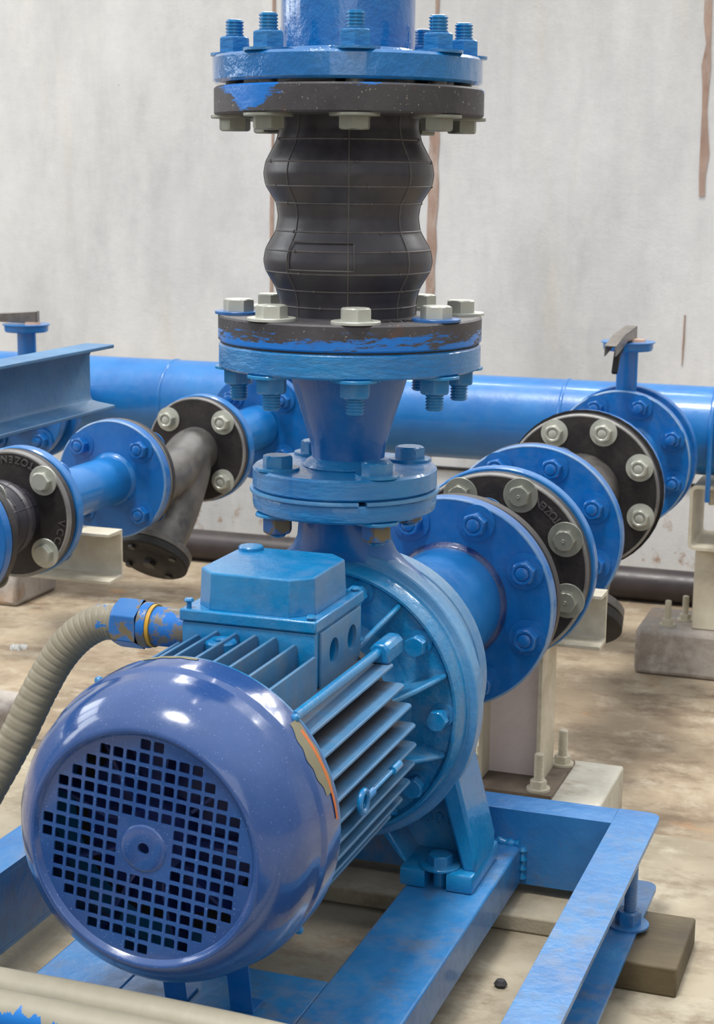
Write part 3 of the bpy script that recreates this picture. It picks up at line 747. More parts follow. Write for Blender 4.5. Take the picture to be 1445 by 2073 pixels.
# split gasket ring between the small flanges
mb = MB(); n = 90; g0 = -44 + 2.0; vs = []; fs = []
prof = [(0.040, 0.5366), (0.1085, 0.5366), (0.1090, 0.5380), (0.1085, 0.5405), (0.040, 0.5405)]
a_s, a_e = math.radians(-57), math.radians(-57 + 355)
for i in range(n + 1):
    a = a_s + (a_e - a_s) * i / n
    for r, h in prof: vs.append((r * math.cos(a), r * math.sin(a), h))
k = len(prof)
for i in range(n):
    for j in range(k): fs.append((i * k + j, i * k + (j + 1) % k, (i + 1) * k + (j + 1) % k, (i + 1) * k + j))
fs += [tuple(range(k)), tuple(range(n * k, n * k + k))]
mb.add(vs, fs); mb.build('gasket_ring', M['blue_dusty'], red)
for k in range(4):
    a = math.radians(45 + 90 * k)
    bolt(red, (0.0835 * math.cos(a), 0.0835 * math.sin(a), 0.5650), Z, 0.0492, hm='blue_main', nm='orange_nut', nwm='blue_main', spin=[0.2, .45, .1, .35][k], size=1.0, tail=0.004, nut_h=0.020, washer_r=0.0250, tm='blue_main')

# ------------------------------------------------------------------ rubber expansion joints
def bellows(mb, org, axis, L, r_end, r_peak, r_val, seg=72, ribs=True, ref=None, ribmb=None):
    """two-arch bellows from h=0 to h=L"""
    pts = []; N = 84
    def rad(t):
        # ends ->peak -> valley -> peak
        key = [(0, r_end), (0.06, r_end), (0.14, r_end * 1.03), (0.24, (r_end + r_peak) / 2 * 1.0), (0.325, r_peak * 0.992), (0.40, r_peak * 0.985), (0.49, 0), ]
        return 0
    key = [(0.0, r_end), (0.07, r_end * 1.0), (0.135, r_end * 1.045), (0.225, r_peak * 0.975), (0.275, r_peak), (0.335, r_peak * 0.975), (0.43, r_val * 1.03), (0.50, r_val),
           (0.57, r_val * 1.03), (0.655, r_peak * 0.975), (0.715, r_peak), (0.775, r_peak * 0.975), (0.875, r_end * 1.045), (0.94, r_end), (1.0, r_end)]
    def smooth_r(t):
        for (t0, a), (t1, b) in zip(key, key[1:]):
            if t <= t1 + 1e-9:
                u = (t - t0) / (t1 - t0); return a + (b - a) * u
        return key[-1][1]
    prof = []
    for i in range(N + 1):
        t = i / N
        r = sum(smooth_r(min(1, max(0, t + d))) for d in (-.011, -.005, 0, .005, .011)) / 5
        prof.append((r, t * L))
    ringt = [0.05, 0.135, 0.225, 0.335, 0.43, 0.57, 0.655, 0.775, 0.885]
    ann = []
    for r, h in prof: ann.append((r, h))
    mb.lathe([(prof[0][0] * 0.9, 0)] + ann + [(prof[-1][0] * 0.9, L)], org, axis, seg, ref=ref)
    if ribs:
        mb = ribmb if ribmb is not None else mb
        a = Vector(axis).normalized(); rf = Vector(ref) if ref else (Vector((1, 0, 0)) if abs(a.x) < 0.9 else Vector((0, 1, 0)))
        u = (rf - a * rf.dot(a)).normalized(); w = a.cross(u)
        def rr(t): return sum(smooth_r(min(1, max(0, t + d))) for d in (-.011, -.005, 0, .005, .011)) / 5
        for j, t in enumerate(ringt):
            R = rr(t)
            mb.tube([Vector(org) + a * (t * L) + (u * math.cos(q) + w * math.sin(q)) * (R + .0001) for q in [2 * PI * k / 72 for k in range(73)]], 0.0010, 6, cap=False)
            for m_ in range(5):
                q = 2.4 * j + m_ * 1.27
                mb.lathe([(0, .0022), (.0015, .0016), (.0020, 0)], Vector(org) + a * (t * L) + (u * math.cos(q) + w * math.sin(q)) * R, (u * math.cos(q) + w * math.sin(q)), 8)
        for k in range(8):
            q = 2 * PI * (k + 0.5) / 8
            dirv = u * math.cos(q) + w * math.sin(q)
            mb.tube([Vector(org) + a * (t * L) + dirv * (rr(t) + .0001) for t in [i / 60 for i in range(61)]], 0.0009, 6)
    return rr if ribs else None

rj = thing('rubber_expansion_joint', (0.002, 0, 0.7080), 'upright black two-arch rubber bellows between black flanges under the vertical pipe', 'expansion joint')
bx = (0.0015, 0, 0.7370)
mb = MB(); rb_ = MB(); bellows(mb, bx, Z, 0.2160, 0.0765, 0.0940, 0.0775, seg=96, ribmb=rb_, ref=(math.cos(math.radians(-70.2 - 22.5)), math.sin(math.radians(-70.2 - 22.5)), 0))
bel = mb.build('bellows', M['rubber'], rj, smooth=60); rb_.build('mould_lines', M['rib_rubber'], bel, smooth=60)
# raised plain label panel on the lower arch
mb = MB(); A0, A1 = math.radians(-70.2 - 43), math.radians(-70.2 + 4); vs = []; fs = []; na, nh = 16, 8
z0, z1 = 0.7895, 0.8195
def panel_r(z):
    t = (z - 0.737) / 0.216
    key = [(0.225, .0917), (0.275, .0940), (0.335, .0917), (0.39, .0865)]
    for (t0, a), (t1, b) in zip(key, key[1:]):
        if t <= t1: return a + (b - a) * (t - t0) / (t1 - t0)
    return .0865
path = []
steps = 14
for i in range(steps + 1): path.append((A0 + (A1 - A0) * i / steps, z1))
for i in range(1, 8): path.append((A1 + 0.0, z1 + (z0 - z1) * i / 8))
for i in range(steps + 1): path.append((A1 + (A0 - A1) * i / steps, z0))
for i in range(1, 8): path.append((A0, z0 + (z1 - z0) * i / 8))
path.append(path[0])
mb.tube([((panel_r(z) + .0009) * math.cos(a) + bx[0], (panel_r(z) + .0009) * math.sin(a), z) for a, z in path], 0.0008, 6, cap=False)
mb.build('label_frame', M['rib_rubber'], bel)
M['scrape_up'] = iron_scraped('black_flange_scraped_top', 0.2750, 0.085, -1.0, ang=0.3)
M['scrape_lo'] = iron_scraped('black_flange_scraped_bottom', 0.0005, 0.110, 1.0, ang=2.1)
MB().lathe(flange_prof(0.1480, 0.070, 0.7080, 0.7370, 0.0020), (0.0045, 0, 0), Z, 112, closed=True).build('lower_flange', M['scrape_lo'], rj)
MB().lathe(flange_prof(0.1480, 0.070, 0.9530, 0.9830, 0.0020), (0.0010, 0, 0), Z, 112, closed=True).build('upper_flange', M['scrape_up'], rj)
MB().lathe([(0.07, 0.7062), (0.1455, 0.7062), (0.1455, 0.7078), (0.07, 0.7078)], (0.0045, 0, 0), Z, 96, closed=True).build('gasket', M['gasket'], rj)
for k in range(8):
    a = math.radians(22.5 + 45 * k)
    hw = 'steel_blue' if k in (4, 7) else 'steel_pale'
    bolt(rj, (0.0045 + 0.1250 * math.cos(a), 0.1250 * math.sin(a), 0.7370), Z, 0.0580, hm='steel_pale', hwm=hw, nm='blue_main', spin=random.uniform(0, 1), tail=-0.012, washer_r=0.0265, tm=None)
    bolt(rj, (0.0010 + 0.1250 * math.cos(a), 0.1250 * math.sin(a), 0.9530), (0, 0, -1), 0.0625, hm='steel', hwm='steel', nm='blue_flange', spin=random.uniform(0, 1), tail=-0.012, washer_r=0.0265)
# painted thread stubs: little sleeves of blue thread beyond each nut
def stub_mesh(mb): mb.lathe(thread_prof(0.0100, 0, 0.0205), (0, 0, 0), Z, 24)
for k in range(8):
    a = math.radians(22.5 + 45 * k)
    me = raw_mesh('thread_stub', stub_mesh, M['blue_main'])
    for cxx, z, flip in ((0.0045, 0.6790 - 0.0032 - 0.0175 + 0.0030, True), (0.0010, 1.0155 + 0.0032 + 0.0175 - 0.0030, False)):
        o = bpy.data.objects.new('thread_end', me); COL.objects.link(o); o.parent = rj
        o.matrix_local = Matrix.Translation(Vector((cxx + 0.125 * math.cos(a), 0.125 * math.sin(a), z)) - Vector(rj['_org'])) @ (Matrix.Rotation(PI, 4, 'X') if flip else Matrix.Identity(4))
for i, ch in enumerate('VCC'):
    a = math.radians(-36 - 7.0 * i)
    rad = Vector((math.cos(a), math.sin(a), 0)); 
    letter(rj, ch, Vector((0.0045, 0, 0.7372)) + rad * 0.106, (math.sin(a), -math.cos(a), 0), -rad * -1, 0.017, M['iron'], 0.0010)

# top pipe
tp = thing('discharge_pipe', (-0.001, 0, 0.9850), 'blue vertical pipe leaving the top edge, with a thick flange at its foot', 'pipe')
MB().lathe([(0.0735, 1.012), (0.0735, 2.6), (0.070, 2.6), (0.070, 1.012)], (-0.001, 0, 0), Z, 96, closed=True).build('pipe_wall', M['blue_pipe'], tp)
MB().lathe(flange_prof(0.1480, 0.060, 0.9865, 1.0155, 0.0030), (-0.001, 0, 0), Z, 112, closed=True).build('pipe_flange', M['blue_pipe'], tp)
MB().lathe([(0.073, 1.0150), (0.080, 1.0150), (0.079, 1.0180), (0.0735, 1.0240)], (-0.001, 0, 0), Z, 64).build('weld_bead', M['blue_pipe'], tp)

# ------------------------------------------------------------------ suction lines (axis +Y)
def ypipe(mb, r, y0, y1, cx, cz, wall=0.004, seg=72):
    mb.lathe([(r, y0), (r, y1), (r - wall, y1), (r - wall, y0)], (cx, 0, cz), Y, seg, closed=True)
def yflange(par, name, R, y0, y1, cx, cz, mat, r=0.03, seg=96, e=0.0022, edge=None):  # blue edge rings also paint in light from above; pale ones are wear
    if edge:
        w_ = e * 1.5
        MB().lathe([(R - w_, y0 - .0003), (R - e * .8, y0 - .0003), (R + .0003, y0 + e), (R + .0003, y0 + e * 1.5), (R - .002, y0 + e * 1.5), (R - w_, y0 + .001)], (cx, 0, cz), Y, seg, closed=True).build('worn_lit_edge', M[edge], par)
    return MB().lathe(flange_prof(R, r, y0, y1, e), (cx, 0, cz), Y, seg, closed=True).build(name, mat, par)
def weld(par, r, y, cx, cz, sgn=1, mat='weld'):
    mb = MB(); n = 72; pr = [(r - .001, y + sgn * -0.009), (r + .0012, y + sgn * -0.008), (r + .004, y + sgn * -.005), (r + .007, y + sgn * .0006)]
    mb.lathe(pr, (cx, 0, cz), Y, n); mb.build('weld_bead', M[mat], par, smooth=70)

OFF8 = 22.5 + 3.6; OFF4 = 45
# --- our line
s1 = thing('suction_pipe', (0, 0.115, AZ - 0.08), 'short blue pipe behind the pump casing with a large eight-nut blue flange', 'pipe')
mb = MB(); mb.lathe([(0.0840, 0.1155), (0.0800, 0.125), (0.0800, 0.436), (0.072, 0.436), (0.072, 0.1155)], O, Y, 80, closed=True); mb.build('pipe_wall', M['blue_header'], s1)
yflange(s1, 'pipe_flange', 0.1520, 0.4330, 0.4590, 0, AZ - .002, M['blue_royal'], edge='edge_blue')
weld(s1, 0.0800, 0.4330, 0, AZ)
rj2 = thing('rubber_expansion_joint', (0.006, 0.461, AZ - 0.15), 'black rubber joint flange with raised lettering behind the big blue suction flange, lying level', 'expansion joint')
yflange(rj2, 'near_flange', 0.1480, 0.4610, 0.4850, 0.004, AZ, M['iron'])
yflange(rj2, 'far_flange', 0.1480, 0.6600, 0.6850, 0.006, AZ, M['iron'], e=0.003, edge='edge_pale')
mb = MB(); bellows(mb, (0.005, 0.485, AZ), Y, 0.175, 0.0765, 0.094, 0.0775, seg=64); mb.build('bellows', M['rubber'], rj2, smooth=60)
arc_text(rj2, 'TOZEN', 0.006, 0.6595, AZ, 0.128, 39.8, 4.5, 0.0170, M['letter'], True)
for x, z in bolt_ring(8, OFF8, 0.1240, 0, AZ): bolt(rj2, (x, 0.4850, z), Y, 0.0520, hm='blue_royal', nm='blue_royal', spin=random.uniform(0, 1), tail=0.0005, nut_h=0.019)
for x, z in bolt_ring(8, OFF8, 0.1240, 0.006, AZ): bolt(rj2, (x, 0.6600, z), (0, -1, 0), 0.0525, hm='steel', nm='blue_royal', spin=random.uniform(0, 1), dimple=True, washer_r=0.0270)
s2 = thing('spool_pipe', (0.006, 0.687, AZ - 0.15), 'short blue pipe between the lettered rubber joint and dark strainer on the right', 'pipe')
yflange(s2, 'near_flange', 0.1530, 0.6870, 0.7100, 0.006, AZ, M['blue_header'])
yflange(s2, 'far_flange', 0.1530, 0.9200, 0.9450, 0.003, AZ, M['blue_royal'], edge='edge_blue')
mb = MB(); ypipe(mb, 0.0600, 0.709, 0.921, 0.004, AZ); mb.build('pipe_wall', M['blue_header'], s2)
weld(s2, 0.06, 0.9205, 0.004, AZ)

def y_strainer(cx, cz, y0, y1, R, rb, nb, off, bc, sc, label, nutm='blue_royal', lidc=None):
    st = thing('y_strainer', (cx, (y0 + y1) / 2, cz - R), label, 'pipe strainer')
    yflange(st, 'near_flange', R, y0, y0 + 0.026 * sc, cx, cz, M['iron'])
    yflange(st, 'far_flange', R, y1, y1 + 0.026 * sc, cx, cz, M['iron'], e=0.003, edge='edge_pale')
    if lidc is None: lidc = (cx, y1 - 0.19 * sc, cz - 0.2 * sc)
    root = Vector((cx, y1 - 0.012, cz)); lc = Vector(lidc); ax = (lc - root).normalized(); L = (lc - root).length; Rl = rb * 1.50
    # body: skin-like union of main run and branch, one continuous surface by voxel remesh
    mb = MB()
    D = y1 - y0
    main = spline([(cx, y0 + .008, cz), (cx, y0 + D * .22, cz - rb * .12), (cx, y0 + D * .48, cz - rb * .75), (cx, y0 + D * .74, cz - rb * .42), (cx, y0 + D * .9, cz - rb * .04), (cx, y1 + .012, cz)], 60)
    nm_ = len(main)
    mb.tube(main, rb, 40, rf=lambda i: rb * (1.0 - 0.06 * math.sin(PI * i / (nm_ - 1))))
    br = spline([(cx, y1 - D * .10, cz - rb * .1), (cx, y1 - D * .16, cz - rb * .9), lc - ax * L * .42 + Vector((0, .012 * sc, -.004)), lc - ax * .05 * sc, lc - ax * .013 * sc], 48)
    nb_ = len(br)
    mb.tube(br, rb, 40, rf=lambda i: rb * (0.98 + 0.14 * i / (nb_ - 1)))
    body = mb.build('strainer_body', M['strainer_iron'], st, smooth=80)
    rm = body.modifiers.new('r', 'REMESH'); rm.mode = 'VOXEL'; rm.voxel_size = 0.0042 * sc; rm.use_smooth_shade = True
    sm = body.modifiers.new('s', 'SMOOTH'); sm.iterations = 16; sm.factor = 0.6
    bpy.context.view_layer.update(); bake(body)
    body.data.set_sharp_from_angle(angle=PI)
    Rl = rb * 1.52
    MB().lathe([(0.02, -0.030 * sc), (Rl * .98, -0.030 * sc), (Rl, -0.028 * sc), (Rl, -0.014 * sc), (Rl * .98, -0.0125 * sc), (0.02, -0.0125 * sc)], lc, ax, 64, closed=True).build('branch_flange', M['strainer_iron'], st)
    MB().lathe([(0.0, -0.011 * sc), (Rl * .98, -0.011 * sc), (Rl, -0.009 * sc), (Rl, 0.007 * sc), (Rl * .96, 0.010 * sc), (Rl * .55, 0.010 * sc), (Rl * .5, 0.013 * sc), (0, 0.013 * sc)], lc, ax, 64).build('strainer_lid', M['iron_dark'], st)
    u = Vector((1, 0, 0)); w = ax.cross(u)
    for k in range(4):
        a = 2 * PI * k / 4 + 0.35
        p = lc + (u * math.cos(a) + w * math.sin(a)) * Rl * .78 + ax * 0.009 * sc
        bolt(st, p, ax, 0.03 * sc, hm='iron', nut=False, nut_washer=False, head_washer=False, size=0.45 * sc + .1)
    bolt(st, lc + ax * 0.012 * sc, ax, 0.01, hm='iron', nut=False, nut_washer=False, head_washer=False, size=0.95 * sc)
    for x, z in bolt_ring(nb, off, bc, cx, cz):
        bolt(st, (x, y0 + 0.026 * sc, z), Y, 0.026 * sc + 0.0265, hm='blue_royal', nm=nutm, spin=random.uniform(0, 1), tail=0.001, size=1.0)
        bolt(st, (x, y1 + 0.026 * sc + .027, z), Y, 0.026 * sc + 0.027, hm='blue_royal', nm='steel_pale', nwm='steel_pale', spin=random.uniform(0, 1), tail=-0.002, tm='steel_pale')
    return st
y_strainer(-0.004, AZ, 0.9465, 1.345, 0.1500, 0.0760, 8, OFF8, 0.1240, 1.05, 'black cast strainer with pale nuts around its flange, on the right line', lidc=(0.000, 1.180, 0.090))
gk = MB()
s3 = thing('valve_spool_pipe', (-0.004, 1.373, AZ - 0.15), 'short blue pipe between the right-hand strainer and the lever valve', 'pipe')
MB().lathe([(0.05, 1.3725), (0.1555, 1.3725), (0.1555, 1.3745), (0.05, 1.3745)], (-0.004, 0, AZ), Y, 44, closed=True).build('gasket', M['gasket'], s3)
yflange(s3, 'near_flange', 0.1530, 1.3750, 1.3990, -0.004, AZ, M['blue_royal'])
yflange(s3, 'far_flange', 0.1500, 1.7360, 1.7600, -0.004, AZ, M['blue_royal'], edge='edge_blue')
mb = MB(); ypipe(mb, 0.0800, 1.398, 1.737, -0.004, AZ); mb.build('pipe_wall', M['blue_header'], s3)
weld(s3, 0.08, 1.7365, -0.004, AZ, mat='blue_header')

def lever_valve(cx, cz, y0, R, label, lever_dir, lever_len, topz, nb=8, off=OFF8, bc=0.124, size=1.0, front_nuts=True):
    v = thing('butterfly_valve', (cx, y0, cz - R), label, 'valve')
    vb = MB().lathe([(0.05, y0), (R * .84, y0), (R * .86, y0 + .004), (R * .86, y0 + .040), (R * .84, y0 + .044), (0.05, y0 + .044)], (cx, 0, cz), Y, 72, closed=True).build('valve_body', M['blue_royal'], v)
    sy = y0 + 0.022; z0 = cz + R * .80
    MB().lathe([(0, z0), (0.0225, z0), (0.0225, topz - .020), (0.026, topz - .014), (0, topz - .014)], (cx, sy, 0), Z, 32).build('valve_neck', M['blue_header'], v)
    MB().lathe([(0, topz - .016), (0.050, topz - .016), (0.0525, topz - .013), (0.0535, topz), (0.0575, topz + .0005), (0.0575, topz + .0025), (0, topz + .0025)], (cx, sy, 0), Z, 40).build('notch_plate', M['blue_header'], v)
    MB().lathe([(0, topz + .0025), (0.020, topz + .0025), (0.018, topz + .008), (0, topz + .008)], (cx + .018, sy, 0), Z, 16).build('stem_cap', M['rust'], v)
    d = Vector(lever_dir).normalized(); sd = Vector((-d.y, d.x, 0)).normalized()
    p0 = Vector((cx, sy, topz + .004)) - d * 0.030
    L = lever_len; hgt = 0.030
    lv = MB()
    # hollow box lever: two cheeks and a top web, tapering toward the grip
    for s in (1, -1):
        lv.prism([(0, 0), (L * .45, 0.004), (L * .62, -0.004), (L, -0.018), (L, 0.004), (L * .6, 0.020), (0, hgt)], p0 + sd * (0.011 * s) - sd * .0015, d, Z, sd, 0.003)
    lv.prism([(0, hgt), (L * .6, 0.0205), (L, 0.0045), (L, 0.0015), (L * .6, 0.0175), (0, hgt - .003)], p0 - sd * .0125, d, Z, sd, 0.025)
    lv.prism([(0, 0), (0.003, 0), (0.003, hgt), (0, hgt)], p0 - sd * .0125, d, Z, sd, 0.025)
    lo = lv.build('lever_handle', M['lever'], v, 0.0008)
    tr = MB(); q0 = p0 + d * (L * .62)
    tr.prism([(-.03, -.004), (.012, -.010), (.034, -.055), (.026, -.060), (.000, -.024), (-.03, -.014)], q0 - sd * .006, d, Z, sd, 0.012)
    tr.build('lever_trigger', M['iron_dark'], v, 0.002)
    if front_nuts:
        for x, z in bolt_ring(nb, off, bc, cx, cz):
            bolt(v, (x, y0 + 0.044 + 0.026, z), Y, 0.026 + 0.044 + 0.0265, hm='blue_royal', nm='blue_royal', spin=random.uniform(0, 1), tail=0.012, size=size)
    return v
lever_valve(-0.004, AZ, 1.7605, 0.150, 'lever valve with upright blue neck in front of the header at right', (-0.03, -1, 0), 0.200, 0.548)

# --- left line (x = -0.888)
LX = -0.885; LZ = 0.302
s4 = thing('suction_pipe', (LX, 0.40, LZ - 0.1), 'sliver of a blue pipe flange cut off at the left border', 'pipe')
mb = MB(); ypipe(mb, 0.055, 0.2, 0.54, LX, LZ); mb.build('pipe_wall', M['blue_header'], s4)
yflange(s4, 'pipe_flange', 0.1150, 0.5250, 0.5470, LX, LZ, M['blue_royal'])
rj3 = thing('rubber_expansion_joint', (LX, 0.549, LZ - 0.11), 'black rubber joint with a ribbed bellows and round flange at the left border', 'expansion joint')
yflange(rj3, 'near_flange', 0.1130, 0.5490, 0.5700, LX, LZ, M['iron'])
yflange(rj3, 'far_flange', 0.1140, 0.7370, 0.7610, LX, LZ, M['iron'], e=0.004, edge='edge_pale')
mb = MB(); bellows(mb, (LX, 0.570, LZ), Y, 0.167, 0.0540, 0.0690, 0.0560, seg=64); mb.build('bellows', M['rubber'], rj3, smooth=60)
arc_text(rj3, 'TOZEN', LX, 0.7365, LZ, 0.098, 65, 8.0, 0.018, M['letter'], True)
arc_text(rj3, 'VCC', LX, 0.7365, LZ, 0.098, -5, -9.5, 0.018, M['letter'], False)
for x, z in bolt_ring(4, OFF4, 0.0910, LX, LZ):
    bolt(rj3, (x, 0.7370, z), (0, -1, 0), 0.0475, hm='steel_pale', nm='blue_royal', spin=random.uniform(0, 1))
    bolt(rj3, (x, 0.5700, z), Y, 0.0450, hm='steel', nm='blue_royal', spin=random.uniform(0, 1))
s5 = thing('spool_pipe', (LX, 0.763, LZ - 0.115), 'short blue pipe with a four-nut flange before the grey strainer at left', 'pipe')
yflange(s5, 'near_flange', 0.1160, 0.7630, 0.7850, LX, LZ, M['blue_header'])
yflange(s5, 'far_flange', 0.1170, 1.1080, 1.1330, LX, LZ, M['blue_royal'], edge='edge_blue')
mb = MB(); ypipe(mb, 0.0470, 0.784, 1.109, LX, LZ); mb.build('pipe_wall', M['blue_header'], s5)
weld(s5, 0.047, 1.1085, LX, LZ, mat='blue_header')
MB().lathe([(0.03, 1.1335), (0.1180, 1.1335), (0.1180, 1.1355), (0.03, 1.1355)], (LX, 0, LZ), Y, 64, closed=True).build('gasket', M['gasket_pale'], s5)
y_strainer(LX, LZ, 1.1360, 1.5000, 0.1150, 0.0520, 4, OFF4, 0.0910, 0.85, 'grey curved cast strainer with a dark round cap hanging below, left of the pump', lidc=(LX - 0.012, 1.305, 0.103))
s6 = thing('valve_spool_pipe', (LX, 1.525, LZ - 0.115), 'short blue pipe behind the black strainer flange, left of the reducer cone', 'pipe')
yflange(s6, 'near_flange', 0.1180, 1.5240, 1.5480, LX, LZ, M['blue_header'])
yflange(s6, 'far_flange', 0.1250, 1.7550, 1.7790, LX + .04, LZ + .02, M['blue_royal'])
mb = MB(); mb.lathe([(0.0520, 1.546), (0.0520, 1.757), (0.046, 1.757), (0.046, 1.546)], (LX, 0, LZ), (0.17, 1, 0.08), 48)
mb = MB(); mb.tube([(LX, 1.546, LZ), (LX + .04, 1.757, LZ + .02)], 0.050, 48); mb.build('pipe_wall', M['blue_header'], s6)
lever_valve(LX + .04, LZ + .02, 1.7795, 0.120, 'four-bolt blue valve body on the header, half hidden behind the reducer cone', (-0.3, -1, 0), 0.15, 0.53, nb=4, off=OFF4, bc=0.0900)
# --- third line far left
TX = -1.475; TZ = 0.318
s7 = thing('valve_spool_pipe', (TX, 1.5, TZ - 0.115), 'blue flange with one bold nut showing below the left-hand channel beam', 'pipe')
yflange(s7, 'far_flange', 0.1170, 1.7550, 1.7790, TX, TZ, M['blue_royal'])
mb = MB(); ypipe(mb, 0.050, 1.45, 1.756, TX, TZ); mb.build('pipe_wall', M['blue_header'], s7)
lever_valve(TX, TZ, 1.7795, 0.120, 'lever valve with upright blue neck above the channel beam at far left', (-1, -0.25, 0), 0.230, 0.527, nb=4, off=OFF4, bc=0.0900, size=1.1)

# --- header
HY, HZ, HR = 2.13, 0.318, 0.1030
hd = thing('header_pipe', (-0.8, HY, HZ - HR), 'large blue header pipe running level along the concrete wall', 'pipe')
mb = MB(); mb.lathe([(HR, -2.6), (HR, 0.9), (HR - .006, 0.9), (HR - .006, -2.6)], (0, HY, HZ), X, 96, closed=True); mb.build('pipe_wall', M['blue_header'], hd)
for xs in (-1.235, -0.205, 0.165, -1.95):
    mb = MB(); pts = []
    mb.lathe([(HR - .001, -.006), (HR + .0015, -.0035), (HR + .0026, 0), (HR + .0015, .0035), (HR - .001, .006)], (xs, HY, HZ), X, 96); mb.build('weld_seam', M['blue_header'], hd, smooth=70)
for cx, cz, R, r in ((-0.004, AZ, 0.153, 0.082), (LX + .04, LZ + .02, 0.122, 0.054), (TX, TZ, 0.122, 0.052)):
    yv = 1.8055 if R > 0.13 else 1.8245
    yflange(hd, 'branch_flange', R, yv, yv + 0.024, cx, cz, M['blue_royal'])
    mb = MB(); ypipe(mb, r, yv + .02, HY - 0.03, cx, cz); mb.build('branch_stub', M['blue_header'], hd)

# ------------------------------------------------------------------ supports
def stud(par, x, y, z, h=0.05, mat='white_steel', r=0.0078):
    mb = MB(); mb.lathe(thread_prof(r, 0, h), (x, y, z), Z, 20)
    v, f = hex_mesh(0.024, 0.013); mb.add([(a + x, b + y, c + z + .004) for a, b, c in v], f)
    mb.lathe([(0, 0), (.019, 0), (.019, .004), (0, .004)], (x, y, z), Z, 24)
    mb.build('anchor_bolt', M[mat], par)
solo(MB().box(-0.30, 0.178, 0.700, 0.905, FZ, -0.0800), 'concrete_block', M['white_block'], (-0.06, 0.80, FZ), 'whitewashed concrete block under the H-section post behind the blue frame', 'concrete block', bevel=0.004)
ps = thing('pipe_support', (0.022, 0.78, -0.080), 'pale H-section post with a cream channel bracket under the right suction line', 'pipe support')
M['grimy'] = paint('grimy_steel_plate', (120, 106, 92), (78, 66, 56), dust=(170, 160, 140), dust_amt=0.5, rough=0.7, bumpd=0.001)
MB().box(-0.085, 0.100, 0.700, 0.880, -0.0798, -0.0720).build('base_plate', M['grimy'], ps, 0.001)
hp = MB(); x0, x1, y0, y1 = -0.030, 0.072, 0.735, 0.835
MB().box(x0 + .006, x1 - .006, 0.781, 0.789, -0.072, 0.150).build('post_web', M['pink_white'], ps)
MB().box(x0, x0 + .0065, y0, y1, -0.072, 0.150).build('post_flange', M['white_steel'], ps, 0.0008)
MB().box(x1 - .0065, x1, y0, y1, -0.072, 0.150).build('post_flange', M['white_steel'], ps, 0.0008)
def bracket(par, x0, x1, yb, yf, z0, z1, t=0.006):
    """C channel along X, web at the back (yb), flanges toward yf; end corners clipped"""
    mb = MB()
    mb.prism([(yb, z0), (yf, z0), (yf, z0 + t), (yb - t * 1.4, z0 + t * 1.4), (yb - t, z0 + t * 2), (yb - t, z1 - t * 2), (yb - t * 1.4, z1 - t * 1.4), (yf, z1 - t), (yf, z1), (yb, z1)], (x0, 0, 0), Y, Z, X, x1 - x0)
    return mb.build('bracket', M['white_steel'], par, 0.001)
bracket(ps, -0.13, 0.152, 0.835, 0.785, 0.150, 0.2395)
mb = MB(); rr = 0.063
mb.tube([(0.004 + rr * math.cos(a), 0.81, AZ + rr * math.sin(a)) for a in [PI * k / 20 for k in range(21)]] + [(0.004 - rr, 0.81, 0.225)], 0.005, 10)
mb.tube([(0.004 + rr, 0.81, AZ), (0.004 + rr, 0.81, 0.225)], 0.005, 10); mb.build('u_bolt', M['blue_header'], ps)
for x, y in ((-0.051, 0.768), (0.074, 0.722), (0.084, 0.852), (-0.055, 0.858)): stud(ps, x, y, -0.072, 0.060)

ps2 = thing('pipe_support', (LX, 0.88, FZ), 'cream channel bracket on a post under the left suction line, beside the black cap', 'pipe support')
bracket(ps2, LX - 0.46, -0.757, 0.905, 0.850, 0.160, 0.2530)
mb = MB(); MB().box(LX - .44, LX - .36, 0.85, 0.90, FZ, 0.1598).build('post', M['white_steel'], ps2, 0.002)
rr = 0.0500; mb = MB()
mb.tube([(LX + rr * math.cos(a), 0.878, LZ + rr * math.sin(a)) for a in [PI * k / 20 for k in range(21)]] + [(LX - rr, 0.878, 0.238)], 0.0042, 10)
mb.tube([(LX + rr, 0.878, LZ), (LX + rr, 0.878, 0.238)], 0.0042, 10); mb.build('u_bolt', M['blue_header'], ps2)

def rough_block(name, x0, x1, y0, y1, z0, z1, mat, label):
    mb = MB().box(x0, x1, y0, y1, z0, z1)
    o = solo(mb, name, mat, ((x0 + x1) / 2, (y0 + y1) / 2, z0), label, 'concrete block', bevel=0.012)
    return o
rough_block('concrete_block', -0.008, 0.42, 2.05, 2.27, FZ, -0.148, M['block'], 'rough grey concrete block on the floor at the right border, under the white post')
rough_block('concrete_block', -2.10, -1.675, 2.05, 2.27, FZ, -0.148, M['block'], 'rough grey concrete block below the black round flange at the left border')
rough_block('concrete_block', -1.75, -1.07, 0.62, 1.10, FZ, -0.150, M['block'], 'low grey concrete block at the left border beyond the grey conduit')
ps3 = thing('pipe_support', (0.2, 2.14, -0.148), 'white box post topped by an open square tube at the right border', 'pipe support')
MB().box(0.118, 0.34, 2.085, 2.20, -0.1475, 0.0480).build('post', M['white_steel'], ps3, 0.003)
